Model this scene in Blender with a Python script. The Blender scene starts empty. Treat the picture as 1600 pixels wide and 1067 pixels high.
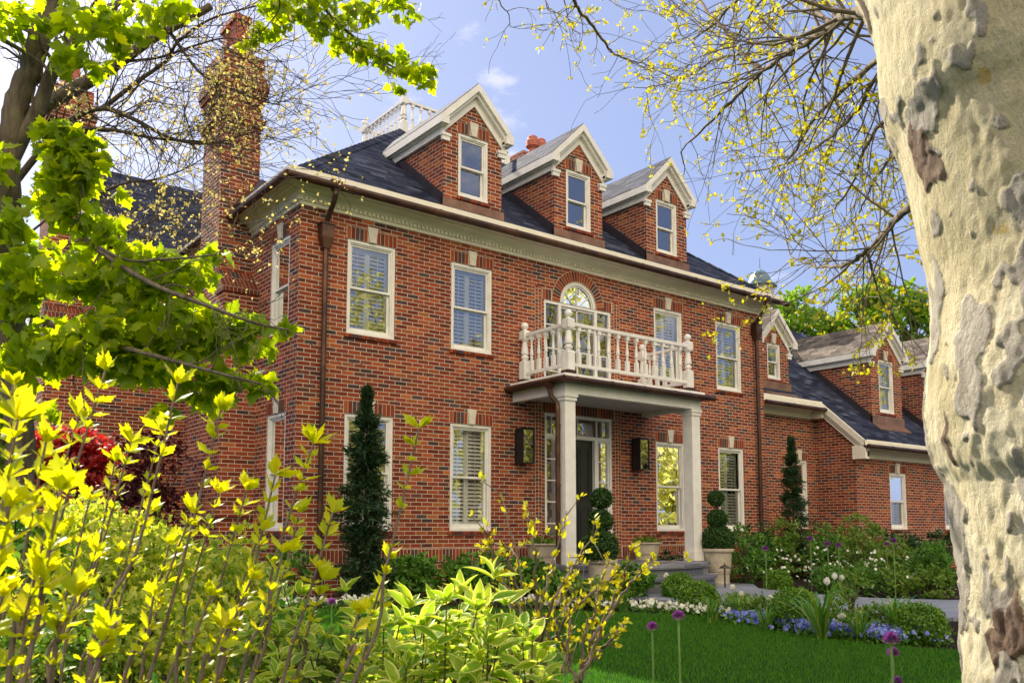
import bpy, bmesh, math, random
import numpy as np
from mathutils import Vector, Matrix, noise
random.seed(7); rng=np.random.default_rng(7)
S=bpy.context.scene; COL=S.collection
R=math.radians
# ---------------------------------------------------------------- camera
PPX,PPY,FPX=810.,695.,1380.            # principal point and focal length in photo pixels (1600 wide)
PITCH=math.atan(135/1380); AZ=R(38.1)
CAM=np.array([-5.50,-12.45,1.55])
Fv=np.array([math.sin(AZ)*math.cos(PITCH),math.cos(AZ)*math.cos(PITCH),math.sin(PITCH)])
Rv=np.array([math.cos(AZ),-math.sin(AZ),0.]); Uv=np.cross(Rv,Fv)
cd=bpy.data.cameras.new('camera'); cam=bpy.data.objects.new('camera',cd); COL.objects.link(cam); S.camera=cam
cam.location=CAM; cam.rotation_euler=(R(90)+PITCH,0,-AZ)
cd.sensor_width=36; cd.lens=FPX/1600*36; cd.shift_x=-(PPX-800)/1600; cd.shift_y=(PPY-533.5)/1600
cd.clip_end=2000; cd.clip_start=.05
cd.dof.use_dof=True; cd.dof.focus_distance=12.; cd.dof.aperture_fstop=13.
# ---------------------------------------------------------------- sky, sun, exposure
SUN_AZ=R(-2.5); SUN_EL=R(38.4)
w=bpy.data.worlds.new('World'); S.world=w; w.use_nodes=True; nt=w.node_tree; nt.nodes.clear()
def N(nt,t,**k):
    n=nt.nodes.new(t)
    for a,b in k.items():
        if a in n.inputs: n.inputs[a].default_value=b
        else: setattr(n,a,b)
    return n
L=lambda nt,a,b: nt.links.new(a,b)
sky=N(nt,'ShaderNodeTexSky',sky_type='NISHITA',sun_disc=False,sun_elevation=SUN_EL,sun_rotation=SUN_AZ,altitude=300,air_density=1.0,dust_density=2.2,ozone_density=3.)
bg=N(nt,'ShaderNodeBackground'); bg.inputs['Strength'].default_value=.094
tc=N(nt,'ShaderNodeTexCoord'); out=N(nt,'ShaderNodeOutputWorld')
def wmix(f,a,b):
    n=nt.nodes.new('ShaderNodeMix'); n.data_type='RGBA'
    for s_,x in (('Factor',f),('A',a),('B',b)):
        if isinstance(x,(int,float)): n.inputs[s_].default_value=x
        elif isinstance(x,tuple): n.inputs[s_].default_value=(*x,1)
        else: L(nt,x,n.inputs[s_])
    return n.outputs['Result']
def wnoise(scale,loc,sc,lo,hi,det=8):
    mp=nt.nodes.new('ShaderNodeMapping'); mp.inputs['Scale'].default_value=sc; mp.inputs['Location'].default_value=loc; L(nt,tc.outputs['Generated'],mp.inputs[0])
    no=nt.nodes.new('ShaderNodeTexNoise'); no.inputs['Scale'].default_value=scale; no.inputs['Detail'].default_value=det; no.inputs['Roughness'].default_value=.6; L(nt,mp.outputs[0],no.inputs['Vector'])
    cr=nt.nodes.new('ShaderNodeValToRGB'); cr.color_ramp.elements[0].position=lo; cr.color_ramp.elements[1].position=hi; L(nt,no.outputs['Fac'],cr.inputs[0]); return cr.outputs[0]
col=wmix(.66,sky.outputs[0],(2.15,2.75,5.0))                       # thin even haze over the blue
col=wmix(wnoise(1.9,(.35,.1,.2),(2.2,2.2,5.5),.575,.72),col,(6.,6.1,6.8))  # small clouds
# bright broken cloud bank, added unseen behind the camera to light the shaded facade
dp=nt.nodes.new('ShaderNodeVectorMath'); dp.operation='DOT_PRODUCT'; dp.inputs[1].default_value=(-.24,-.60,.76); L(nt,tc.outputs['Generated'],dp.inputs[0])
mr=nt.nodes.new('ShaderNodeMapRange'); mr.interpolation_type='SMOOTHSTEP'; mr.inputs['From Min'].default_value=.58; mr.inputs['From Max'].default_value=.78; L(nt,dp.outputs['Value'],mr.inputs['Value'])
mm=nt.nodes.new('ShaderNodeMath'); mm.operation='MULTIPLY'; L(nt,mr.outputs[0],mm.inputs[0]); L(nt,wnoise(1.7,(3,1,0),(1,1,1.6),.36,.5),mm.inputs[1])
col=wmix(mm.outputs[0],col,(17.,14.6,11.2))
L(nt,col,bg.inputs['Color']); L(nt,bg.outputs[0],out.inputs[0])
sd=bpy.data.lights.new('sun','SUN'); sd.energy=5; sd.angle=R(.5); sd.color=(1,.93,.80)
sun=bpy.data.objects.new('sun',sd); COL.objects.link(sun)
sv=Vector((math.sin(SUN_AZ)*math.cos(SUN_EL),math.cos(SUN_AZ)*math.cos(SUN_EL),math.sin(SUN_EL)))
sun.rotation_euler=sv.to_track_quat('Z','Y').to_euler(); sun.location=(10,60,50)
S.view_settings.view_transform='Standard'; S.view_settings.look='None'; S.view_settings.gamma=1
S.view_settings.exposure=1.0
try:
    S.view_settings.use_white_balance=True; S.view_settings.white_balance_temperature=6850
except Exception: pass
S.render.engine='CYCLES'; S.cycles.max_bounces=6; S.cycles.transparent_max_bounces=8; S.cycles.transmission_bounces=4; S.cycles.caustics_reflective=False; S.cycles.caustics_refractive=False
# ---------------------------------------------------------------- photo pixel -> point on a real plane
def ray(x,y): return Fv+Rv*(x-PPX)/FPX-Uv*(y-PPY)/FPX
def onY(x,y,Y): r=ray(x,y); return CAM+r*((Y-CAM[1])/r[1])
def onX(x,y,X): r=ray(x,y); return CAM+r*((X-CAM[0])/r[0])
def atD(x,y,d): return CAM+ray(x,y)*d
def gz(Y): return .52 if Y>-2.5 else max(.0,.52+.04*(Y+2.5))
def onG(x,y):
    r=ray(x,y)
    for k in range(10,4000):
        p=CAM+r*k*.01
        if p[2]<gz(p[1]): return p
    return p
# ---------------------------------------------------------------- objects
ORG={}
def thing(name,label,cat,loc,group=None):
    o=bpy.data.objects.new(name,None); COL.objects.link(o); o.location=[float(v) for v in loc]; o.empty_display_size=.2
    o['label']=label; o['category']=cat
    if group: o['group']=group
    ORG[o.name]=np.array(o.location); return o
def tag(o,label,cat,group=None,kind=None):
    if label: o['label']=label
    if cat: o['category']=cat
    if group: o['group']=group
    if kind: o['kind']=kind
    return o
def link(name,me,mat,parent):
    o=bpy.data.objects.new(name,me); COL.objects.link(o)
    if mat is not None: me.materials.append(mat)
    if parent is not None:
        o.parent=parent; ORG[o.name]=ORG[parent.name]
    else: ORG[o.name]=np.zeros(3)
    return o
class MB:
    def __init__(s,map=None): s.v=[]; s.f=[]; s.m=map
    def add(s,pts,faces):
        b=len(s.v)
        for p in pts: s.v.append(tuple(s.m(*p)) if s.m else tuple(float(c) for c in p))
        s.f+= [tuple(b+i for i in f) for f in faces]
    def poly(s,pts): s.add(pts,[tuple(range(len(pts)))])
    def hexa(s,a): s.add(a,[(0,1,2,3),(4,7,6,5),(0,4,5,1),(1,5,6,2),(2,6,7,3),(3,7,4,0)])
    def box(s,x0,x1,y0,y1,z0,z1): s.hexa([(x0,y0,z0),(x1,y0,z0),(x1,y1,z0),(x0,y1,z0),(x0,y0,z1),(x1,y0,z1),(x1,y1,z1),(x0,y1,z1)])
    def frus(s,cx,cy,z0,z1,a0,b0,a1,b1): s.hexa([(cx-a0,cy-b0,z0),(cx+a0,cy-b0,z0),(cx+a0,cy+b0,z0),(cx-a0,cy+b0,z0),(cx-a1,cy-b1,z1),(cx+a1,cy-b1,z1),(cx+a1,cy+b1,z1),(cx-a1,cy+b1,z1)])
    def prism(s,poly,ext):           # poly: list of 3d points, ext: vector
        n=len(poly); q=[tuple(np.array(p)+ext) for p in poly]
        s.add(list(poly)+q,[tuple(range(n)),tuple(range(2*n-1,n-1,-1))]+[(i,(i+1)%n,n+(i+1)%n,n+i) for i in range(n)])
    def lathe(s,prof,c,n=16,sq=False):
        pts=[];F=[]
        for r,z in prof:
            for k in range(n):
                a=2*math.pi*k/n+(math.pi/4 if n==4 else 0); pts.append((c[0]+r*math.cos(a),c[1]+r*math.sin(a),c[2]+z))
        for i in range(len(prof)-1):
            for k in range(n): F.append((i*n+k,i*n+(k+1)%n,(i+1)*n+(k+1)%n,(i+1)*n+k))
        F.append(tuple(range(n-1,-1,-1))); F.append(tuple((len(prof)-1)*n+k for k in range(n)))
        s.add(pts,F)
    def tube(s,P,rad,n=6,cap=True):
        P=[np.array(p,float) for p in P]; m=len(P)
        if not hasattr(rad,'__len__'): rad=[rad]*m
        t0=P[1]-P[0]; up=np.array([0,0,1.]) if abs(t0[2])<.9*np.linalg.norm(t0) else np.array([1.,0,0])
        pts=[];F=[]; a=None
        for i in range(m):
            t=P[min(i+1,m-1)]-P[max(i-1,0)]; t/= (np.linalg.norm(t)+1e-9)
            a=np.cross(up,t) if a is None else a-t*(a@t); a/= (np.linalg.norm(a)+1e-9); b=np.cross(t,a)
            for k in range(n):
                g=2*math.pi*k/n; pts.append(tuple(P[i]+rad[i]*(math.cos(g)*a+math.sin(g)*b)))
        for i in range(m-1):
            for k in range(n): F.append((i*n+k,i*n+(k+1)%n,(i+1)*n+(k+1)%n,(i+1)*n+k))
        if cap: F.append(tuple(range(n-1,-1,-1))); F.append(tuple((m-1)*n+k for k in range(n)))
        s.add(pts,F)
    def build(s,name,mat,parent=None,smooth=False,recalc=True):
        me=bpy.data.meshes.new(name); o=link(name,me,mat,parent); off=ORG[o.name]
        me.from_pydata([(v[0]-off[0],v[1]-off[1],v[2]-off[2]) for v in s.v],[],s.f)
        if recalc and len(s.f)<40000:
            bm=bmesh.new(); bm.from_mesh(me); bmesh.ops.recalc_face_normals(bm,faces=bm.faces); bm.to_mesh(me); bm.free()
        if smooth:
            for p in me.polygons: p.use_smooth=True
        me.update(); return o
# many copies of one leaf template baked into one mesh (numpy)
def cloud(name,tmpl,pos,rot,scale,mat,parent,extra=None,smooth=False):
    V,Fc,UV=tmpl; V=np.array(V,float); n=len(V); m=len(pos)
    pos=np.array(pos,float); scale=np.array(scale,float).reshape(m,-1)
    if scale.shape[1]==1: scale=np.repeat(scale,3,1)
    W=np.einsum('mij,nmj->mni',rot,(V[:,None,:]*scale[None,:,:]))+pos[:,None,:]
    fl=[len(f) for f in Fc]; li=np.concatenate([np.array(f) for f in Fc])
    loops=(li[None,:]+ (np.arange(m)*n)[:,None]).ravel()
    me=bpy.data.meshes.new(name); o=link(name,me,mat,parent); W=W-ORG[o.name]
    me.vertices.add(n*m); me.vertices.foreach_set('co',W.ravel())
    me.loops.add(len(loops)); me.loops.foreach_set('vertex_index',loops.astype(np.int32))
    tot=np.tile(np.array(fl),m); st=np.concatenate([[0],np.cumsum(tot)[:-1]])
    me.polygons.add(len(tot)); me.polygons.foreach_set('loop_start',st.astype(np.int32)); me.polygons.foreach_set('loop_total',tot.astype(np.int32))
    if UV is not None:
        u=me.uv_layers.new(name='UVMap'); uv=np.array(UV,float)[li]; u.data.foreach_set('uv',np.tile(uv,(m,1)).ravel())
    me.update(calc_edges=True)
    if smooth: me.polygons.foreach_set('use_smooth',np.ones(len(tot),dtype=bool))
    return o
def basis(y,z):                      # rotation matrices with local Y=y (leaf direction), Z about z (leaf normal)
    y=y/(np.linalg.norm(y,axis=1,keepdims=True)+1e-9); x=np.cross(y,z); x/= (np.linalg.norm(x,axis=1,keepdims=True)+1e-9); z2=np.cross(x,y)
    return np.stack([x,y,z2],axis=2)
def rdir(n): 
    v=rng.normal(size=(n,3)); return v/np.linalg.norm(v,axis=1,keepdims=True)
# ---------------------------------------------------------------- materials
def newmat(name):
    m=bpy.data.materials.new(name); m.use_nodes=True; nt=m.node_tree; nt.nodes.clear(); o=N(nt,'ShaderNodeOutputMaterial'); return m,nt,o
def mth(nt,op,a,b=None,c=None):
    n=nt.nodes.new('ShaderNodeMath'); n.operation=op
    for i,x in enumerate((a,b,c)):
        if x is None: continue
        if isinstance(x,(int,float)): n.inputs[i].default_value=x
        else: L(nt,x,n.inputs[i])
    return n.outputs[0]
def ramp(nt,fac,stops,interp='LINEAR'):
    n=nt.nodes.new('ShaderNodeValToRGB'); n.color_ramp.interpolation=interp; e=n.color_ramp.elements
    while len(e)<len(stops): e.new(.5)
    for i,(p,c) in enumerate(stops): e[i].position=p; e[i].color=(*c,1)
    L(nt,fac,n.inputs[0]); return n.outputs[0]
def mixc(nt,f,a,b,mode='MIX'):
    n=nt.nodes.new('ShaderNodeMix'); n.data_type='RGBA'; n.blend_type=mode
    for s,x in (('Factor',f),('A',a),('B',b)):
        if isinstance(x,(int,float)): n.inputs[s].default_value=x
        elif isinstance(x,tuple): n.inputs[s].default_value=(*x,1)
        else: L(nt,x,n.inputs[s])
    return n.outputs['Result']
def noisef(nt,scale,detail=4,rough=.55,vec=None,dist=0):
    n=nt.nodes.new('ShaderNodeTexNoise'); n.inputs['Scale'].default_value=scale; n.inputs['Detail'].default_value=detail; n.inputs['Roughness'].default_value=rough; n.inputs['Distortion'].default_value=dist
    if vec is None:
        g=nt.nodes.new('ShaderNodeNewGeometry'); vec=g.outputs['Position']
    L(nt,vec,n.inputs['Vector']); return n.outputs['Fac']
def pbsdf(nt,out,col,rough=.6,metal=0,bump=None,bs=.3,bd=.01,spec=.5):
    p=nt.nodes.new('ShaderNodeBsdfPrincipled')
    if isinstance(col,tuple): p.inputs['Base Color'].default_value=(*col,1)
    else: L(nt,col,p.inputs['Base Color'])
    if isinstance(rough,(int,float)): p.inputs['Roughness'].default_value=rough
    else: L(nt,rough,p.inputs['Roughness'])
    p.inputs['Metallic'].default_value=metal; p.inputs['Specular IOR Level'].default_value=spec
    if bump is not None:
        b=nt.nodes.new('ShaderNodeBump'); b.inputs['Strength'].default_value=bs; b.inputs['Distance'].default_value=bd; L(nt,bump,b.inputs['Height']); L(nt,b.outputs[0],p.inputs['Normal'])
    if out is not None: L(nt,p.outputs[0],out.inputs[0])
    return p
def paint(name,col,rough=.45,var=.12,scale=6,bump=.15,metal=0,spec=.5):
    m,nt,o=newmat(name); f=noisef(nt,scale,6,.6); d=tuple(c*(1-var) for c in col); e=tuple(min(1,c*(1+var*.5)) for c in col)
    c=ramp(nt,f,[(.3,d),(.7,e)]); f2=noisef(nt,scale*12,3); pbsdf(nt,o,c,rough,metal,f2,bump,.004,spec); return m
def masonry(name,bw,bh,mort,stops,mcol,vscale=1.,rough=.85,spec=.3,bd=.012,edge=.003,stain=.42,offset=.5):
    m,nt,o=newmat(name); g=nt.nodes.new('ShaderNodeNewGeometry')
    sp=nt.nodes.new('ShaderNodeSeparateXYZ'); L(nt,g.outputs['Position'],sp.inputs[0]); sn=nt.nodes.new('ShaderNodeSeparateXYZ'); L(nt,g.outputs['True Normal'],sn.inputs[0])
    X,Y,Z=sp.outputs; ax=mth(nt,'ABSOLUTE',sn.outputs[0]); ay=mth(nt,'ABSOLUTE',sn.outputs[1])
    isx=mth(nt,'GREATER_THAN',ax,ay)
    u=mth(nt,'ADD',mth(nt,'MULTIPLY',X,mth(nt,'SUBTRACT',1,isx)),mth(nt,'MULTIPLY',mth(nt,'SUBTRACT',30,Y),isx))
    v=mth(nt,'MULTIPLY',Z,vscale)
    wob=noisef(nt,9,2); u=mth(nt,'ADD',u,mth(nt,'MULTIPLY',mth(nt,'SUBTRACT',wob,.5),mort*.6)); wob2=noisef(nt,13,2); v=mth(nt,'ADD',v,mth(nt,'MULTIPLY',mth(nt,'SUBTRACT',wob2,.5),mort*.5))
    vr=mth(nt,'DIVIDE',v,bh); row=mth(nt,'FLOOR',vr); fv=mth(nt,'MULTIPLY',mth(nt,'FRACT',vr),bh)
    ur=mth(nt,'ADD',mth(nt,'DIVIDE',u,bw),mth(nt,'MULTIPLY',mth(nt,'MODULO',mth(nt,'ADD',row,1000),2),offset)); col=mth(nt,'FLOOR',ur); fu=mth(nt,'MULTIPLY',mth(nt,'FRACT',ur),bw)
    du=mth(nt,'MINIMUM',fu,mth(nt,'SUBTRACT',bw,fu)); dv=mth(nt,'MINIMUM',fv,mth(nt,'SUBTRACT',bh,fv)); d=mth(nt,'MINIMUM',du,dv)
    mr=nt.nodes.new('ShaderNodeMapRange'); mr.inputs['From Min'].default_value=mort/2-edge*.5; mr.inputs['From Max'].default_value=mort/2+edge*.5; L(nt,d,mr.inputs['Value']); mask=mr.outputs[0]
    cv=nt.nodes.new('ShaderNodeCombineXYZ'); L(nt,col,cv.inputs[0]); L(nt,row,cv.inputs[1]); L(nt,isx,cv.inputs[2])
    wn=nt.nodes.new('ShaderNodeTexWhiteNoise'); L(nt,cv.outputs[0],wn.inputs['Vector'])
    bc=ramp(nt,wn.outputs['Value'],stops,'CONSTANT')
    hs=nt.nodes.new('ShaderNodeHueSaturation'); L(nt,bc,hs.inputs['Color']); sc=nt.nodes.new('ShaderNodeSeparateColor'); L(nt,wn.outputs['Color'],sc.inputs[0])
    L(nt,mth(nt,'ADD',.72,mth(nt,'MULTIPLY',sc.outputs[1],.56)),hs.inputs['Value'])
    sp2=noisef(nt,70,5,.7); c2=mixc(nt,.5,hs.outputs[0],mixc(nt,sp2,(.35,.3,.28),(1.5,1.4,1.3)),'MULTIPLY')
    big=noisef(nt,1.1,5,.6); c3=mixc(nt,stain,c2,mixc(nt,big,(.45,.42,.42),(1.4,1.35,1.3)),'MULTIPLY')
    mc=mixc(nt,noisef(nt,40,4),tuple(c*.7 for c in mcol),mcol); mc=mixc(nt,mth(nt,'MULTIPLY',noisef(nt,.9,5,.65),.7),mc,tuple(c*.6 for c in mcol))
    mps=nt.nodes.new('ShaderNodeMapping'); mps.inputs['Scale'].default_value=(5,5,.35); L(nt,g.outputs['Position'],mps.inputs[0]); c3=mixc(nt,stain*.8,c3,mixc(nt,noisef(nt,1,5,.6,mps.outputs[0]),(.5,.5,.52),(1.45,1.42,1.4)),'MULTIPLY')
    fc=mixc(nt,mask,mc,c3); h=mth(nt,'ADD',mask,mth(nt,'MULTIPLY',sp2,.35)); h=mth(nt,'ADD',h,mth(nt,'MULTIPLY',sc.outputs[2],.25))
    pbsdf(nt,o,fc,rough,0,h,.7,bd,spec); return m
BR=[(0,(.235,.045,.020)),(.20,(.29,.060,.024)),(.40,(.17,.033,.018)),(.55,(.35,.085,.030)),(.68,(.26,.052,.023)),(.79,(.39,.118,.036)),(.86,(.085,.050,.054)),(.93,(.12,.042,.034))]
M={}
M['brick']=masonry('brick',.2132,.0677,.0100,BR,(.82,.71,.56))
M['slate']=masonry('roof shingle',.30,.125,.006,[(0,(.022,.031,.066)),(.3,(.036,.049,.094)),(.55,(.012,.018,.042)),(.75,(.066,.082,.135)),(.88,(.030,.040,.075))],(.012,.014,.022),vscale=1.58,rough=.8,spec=.15,bd=.03,edge=.006,stain=.4,offset=.37)
M['grey_shingle']=masonry('weathered shingle',.26,.125,.008,[(0,(.13,.12,.115)),(.3,(.17,.158,.148)),(.55,(.10,.094,.09)),(.8,(.20,.185,.17))],(.05,.045,.04),vscale=1.42,rough=.9,spec=.1,bd=.03,edge=.006,stain=.4,offset=.41)
def unitmat(name,stops):
    m,nt,o=newmat(name); g=nt.nodes.new('ShaderNodeNewGeometry'); c=ramp(nt,g.outputs['Random Per Island'],stops,'CONSTANT'); f=noisef(nt,70,5,.7)
    c=mixc(nt,.5,c,mixc(nt,f,(.35,.3,.28),(1.5,1.4,1.3)),'MULTIPLY'); pbsdf(nt,o,c,.85,0,f,.4,.006,.3); return m
M['unit']=unitmat('arch brick',BR)
M['mortar']=paint('mortar',(.62,.50,.37),.9,.25,30)
M['stone']=paint('keystone limestone',(.66,.62,.54),.8,.18,10)
M['trim']=paint('cream trim',(.85,.805,.68),.5,.10,3)
M['white']=paint('white paint',(.80,.79,.76),.45,.12,5)
M['shutter']=paint('shutter white',(.86,.85,.78),.5,.05,4)
def coppermat():
    m,nt,o=newmat('weathered copper'); f=noisef(nt,3,8,.65); f2=noisef(nt,45,4)
    c=ramp(nt,f,[(.3,(.045,.028,.022)),(.5,(.085,.045,.031)),(.62,(.15,.072,.044)),(.75,(.055,.037,.032))]); c=mixc(nt,.35,c,mixc(nt,f2,(.3,.3,.3),(1.5,1.5,1.5)),'MULTIPLY')
    pbsdf(nt,o,c,.42,.65,f2,.2,.003); return m
M['copper']=coppermat()
M['lead']=paint('dark flashing',(.055,.045,.055),.45,.3,5,metal=.4)
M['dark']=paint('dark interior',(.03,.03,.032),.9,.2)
M['door']=paint('black door paint',(.015,.016,.018),.3,.2,8)
M['blackmetal']=paint('black metal',(.02,.02,.02),.4,.2,20,metal=.5)
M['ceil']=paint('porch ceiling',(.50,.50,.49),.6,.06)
def glassmat():
    m,nt,o=newmat('window glass'); gl=nt.nodes.new('ShaderNodeBsdfGlossy'); gl.inputs['Roughness'].default_value=0; gl.inputs['Color'].default_value=(.95,.97,1,1)
    tr=nt.nodes.new('ShaderNodeBsdfTransparent'); tr.inputs['Color'].default_value=(.93,.96,.94,1); fr=nt.nodes.new('ShaderNodeFresnel'); fr.inputs['IOR'].default_value=1.52
    f=mth(nt,'ADD',.21,mth(nt,'MULTIPLY',fr.outputs[0],1.1)); f=mth(nt,'MINIMUM',f,1)
    b=nt.nodes.new('ShaderNodeBump'); b.inputs['Strength'].default_value=.06; b.inputs['Distance'].default_value=.02; L(nt,noisef(nt,2.2,2),b.inputs['Height']); L(nt,b.outputs[0],gl.inputs['Normal'])
    mx=nt.nodes.new('ShaderNodeMixShader'); L(nt,f,mx.inputs[0]); L(nt,tr.outputs[0],mx.inputs[1]); L(nt,gl.outputs[0],mx.inputs[2]); L(nt,mx.outputs[0],o.inputs[0]); return m
M['glass']=glassmat()
def leafmat(name,stops,trans=.5,rough=.45,tint=(1.25,1.25,.55),spec=.4,margin=None,vein=True):
    m,nt,o=newmat(name); g=nt.nodes.new('ShaderNodeNewGeometry'); c=ramp(nt,g.outputs['Random Per Island'],stops)
    f=noisef(nt,25,3); c=mixc(nt,.3,c,mixc(nt,f,(.55,.6,.5),(1.4,1.35,1.2)),'MULTIPLY')
    if margin:
        uv=nt.nodes.new('ShaderNodeUVMap'); s=nt.nodes.new('ShaderNodeSeparateXYZ'); L(nt,uv.outputs[0],s.inputs[0])
        e=mth(nt,'ADD',s.outputs[0],mth(nt,'MULTIPLY',mth(nt,'SUBTRACT',noisef(nt,60,3),.5),.5)); e=mth(nt,'GREATER_THAN',e,.74); c=mixc(nt,e,c,margin)
    p=pbsdf(nt,None,c,rough,spec=spec); t=nt.nodes.new('ShaderNodeBsdfTranslucent'); tcx=mixc(nt,1.,c,tint,'MULTIPLY'); L(nt,tcx,t.inputs[0])
    mx=nt.nodes.new('ShaderNodeMixShader'); mx.inputs[0].default_value=trans; L(nt,p.outputs[0],mx.inputs[1]); L(nt,t.outputs[0],mx.inputs[2]); L(nt,mx.outputs[0],o.inputs[0]); return m
M['maple']=leafmat('maple leaf',[(0,(.13,.22,.012)),(.5,(.21,.32,.016)),(1,(.33,.42,.02))],.68,.4,(2.2,1.9,.6))
M['limeleaf']=leafmat('lime young leaf',[(0,(.34,.44,.015)),(.5,(.46,.54,.02)),(1,(.60,.60,.03))],.6,.4,(1.6,1.35,.5))
M['bud']=leafmat('yellow bud leaf',[(0,(.52,.48,.02)),(.5,(.62,.58,.03)),(1,(.50,.56,.04))],.5,.5,(1.2,1.1,.5))
M['blossom']=leafmat('pale blossom',[(0,(.58,.50,.20)),(.6,(.72,.62,.30)),(1,(.55,.48,.12))],.5,.6,(1.1,1.05,.7))
M['varieg']=leafmat('variegated leaf',[(0,(.16,.32,.03)),(.5,(.24,.42,.04)),(1,(.36,.48,.05))],.55,.45,(1.5,1.35,.5),margin=(.72,.74,.30))
M['fine']=leafmat('sunlit shrub leaf',[(0,(.12,.24,.025)),(.5,(.34,.46,.05)),(1,(.62,.62,.18))],.55,.45,(1.6,1.4,.5))
M['spruce']=leafmat('spruce needle',[(0,(.016,.045,.018)),(.5,(.026,.065,.024)),(1,(.045,.09,.028))],.15,.6,(1.1,1.2,.6))
M['box']=leafmat('boxwood leaf',[(0,(.05,.14,.012)),(.5,(.11,.25,.02)),(1,(.22,.38,.035))],.3,.45)
M['topi']=leafmat('topiary leaf',[(0,(.022,.065,.014)),(.5,(.035,.095,.018)),(1,(.06,.14,.025))],.3,.5)
M['green']=leafmat('garden green leaf',[(0,(.04,.13,.018)),(.5,(.085,.23,.03)),(1,(.17,.34,.045))],.35,.5)
M['green2']=leafmat('olive green leaf',[(0,(.08,.18,.022)),(.5,(.14,.27,.035)),(1,(.26,.32,.06))],.35,.5)
M['laurel']=leafmat('laurel leaf',[(0,(.015,.045,.014)),(.6,(.03,.075,.02)),(1,(.05,.11,.03))],.15,.3,spec=.6)
M['strap']=leafmat('strap leaf',[(0,(.06,.20,.025)),(.6,(.12,.30,.04)),(1,(.30,.38,.06))],.4,.4)
M['redmaple']=leafmat('red maple leaf',[(0,(.20,.015,.02)),(.6,(.36,.035,.04)),(1,(.55,.11,.10))],.5,.5,(1.6,.6,.4))
M['purplemaple']=leafmat('purple maple leaf',[(0,(.045,.010,.018)),(1,(.10,.02,.03))],.4,.5,(1.4,.6,.5))
M['bgtree']=leafmat('distant tree leaf',[(0,(.12,.26,.02)),(.5,(.20,.38,.03)),(1,(.34,.50,.04))],.45,.5,(1.3,1.3,.5))
M['reflectleaf']=leafmat('spring tree leaf',[(0,(.40,.40,.10)),(.5,(.62,.58,.22)),(1,(.48,.54,.10))],.4,.5)
M['whitepetal']=leafmat('white petal',[(0,(.80,.80,.74)),(1,(.86,.86,.82))],.35,.5,(1,1,.95))
M['bluepetal']=leafmat('blue petal',[(0,(.10,.16,.75)),(.4,(.26,.36,.85)),(.7,(.09,.07,.55)),(1,(.62,.68,.92))],.35,.5,(1,1,1))
M['purplepetal']=leafmat('purple petal',[(0,(.20,.04,.26)),(.5,(.32,.08,.38)),(1,(.48,.20,.50))],.4,.5,(1,.8,1))
M['whitespike']=leafmat('cream flower spike',[(0,(.50,.50,.38)),(1,(.72,.71,.58))],.3,.6,(1,1,.9))
M['stemgreen']=paint('green stem',(.16,.30,.07),.5,.3,20)
def barkmat(name,a,b,scale=18,bs=.8):
    m,nt,o=newmat(name); g=nt.nodes.new('ShaderNodeNewGeometry'); mp=nt.nodes.new('ShaderNodeMapping'); mp.inputs['Scale'].default_value=(1,1,.25); L(nt,g.outputs['Position'],mp.inputs[0])
    f=noisef(nt,scale,8,.7,mp.outputs[0],.5); c=ramp(nt,f,[(.35,a),(.65,b)]); pbsdf(nt,o,c,.85,0,f,bs,.03,.2); return m
M['bark']=barkmat('grey bark',(.075,.06,.045),(.20,.165,.125))
M['twig']=barkmat('twig bark',(.10,.078,.065),(.24,.19,.16),60,.3)
M['darktwig']=barkmat('dark twig bark',(.05,.04,.034),(.12,.095,.075),60,.3)
M['planetwig']=barkmat('plane twig bark',(.11,.085,.06),(.26,.21,.15),50,.3)
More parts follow.
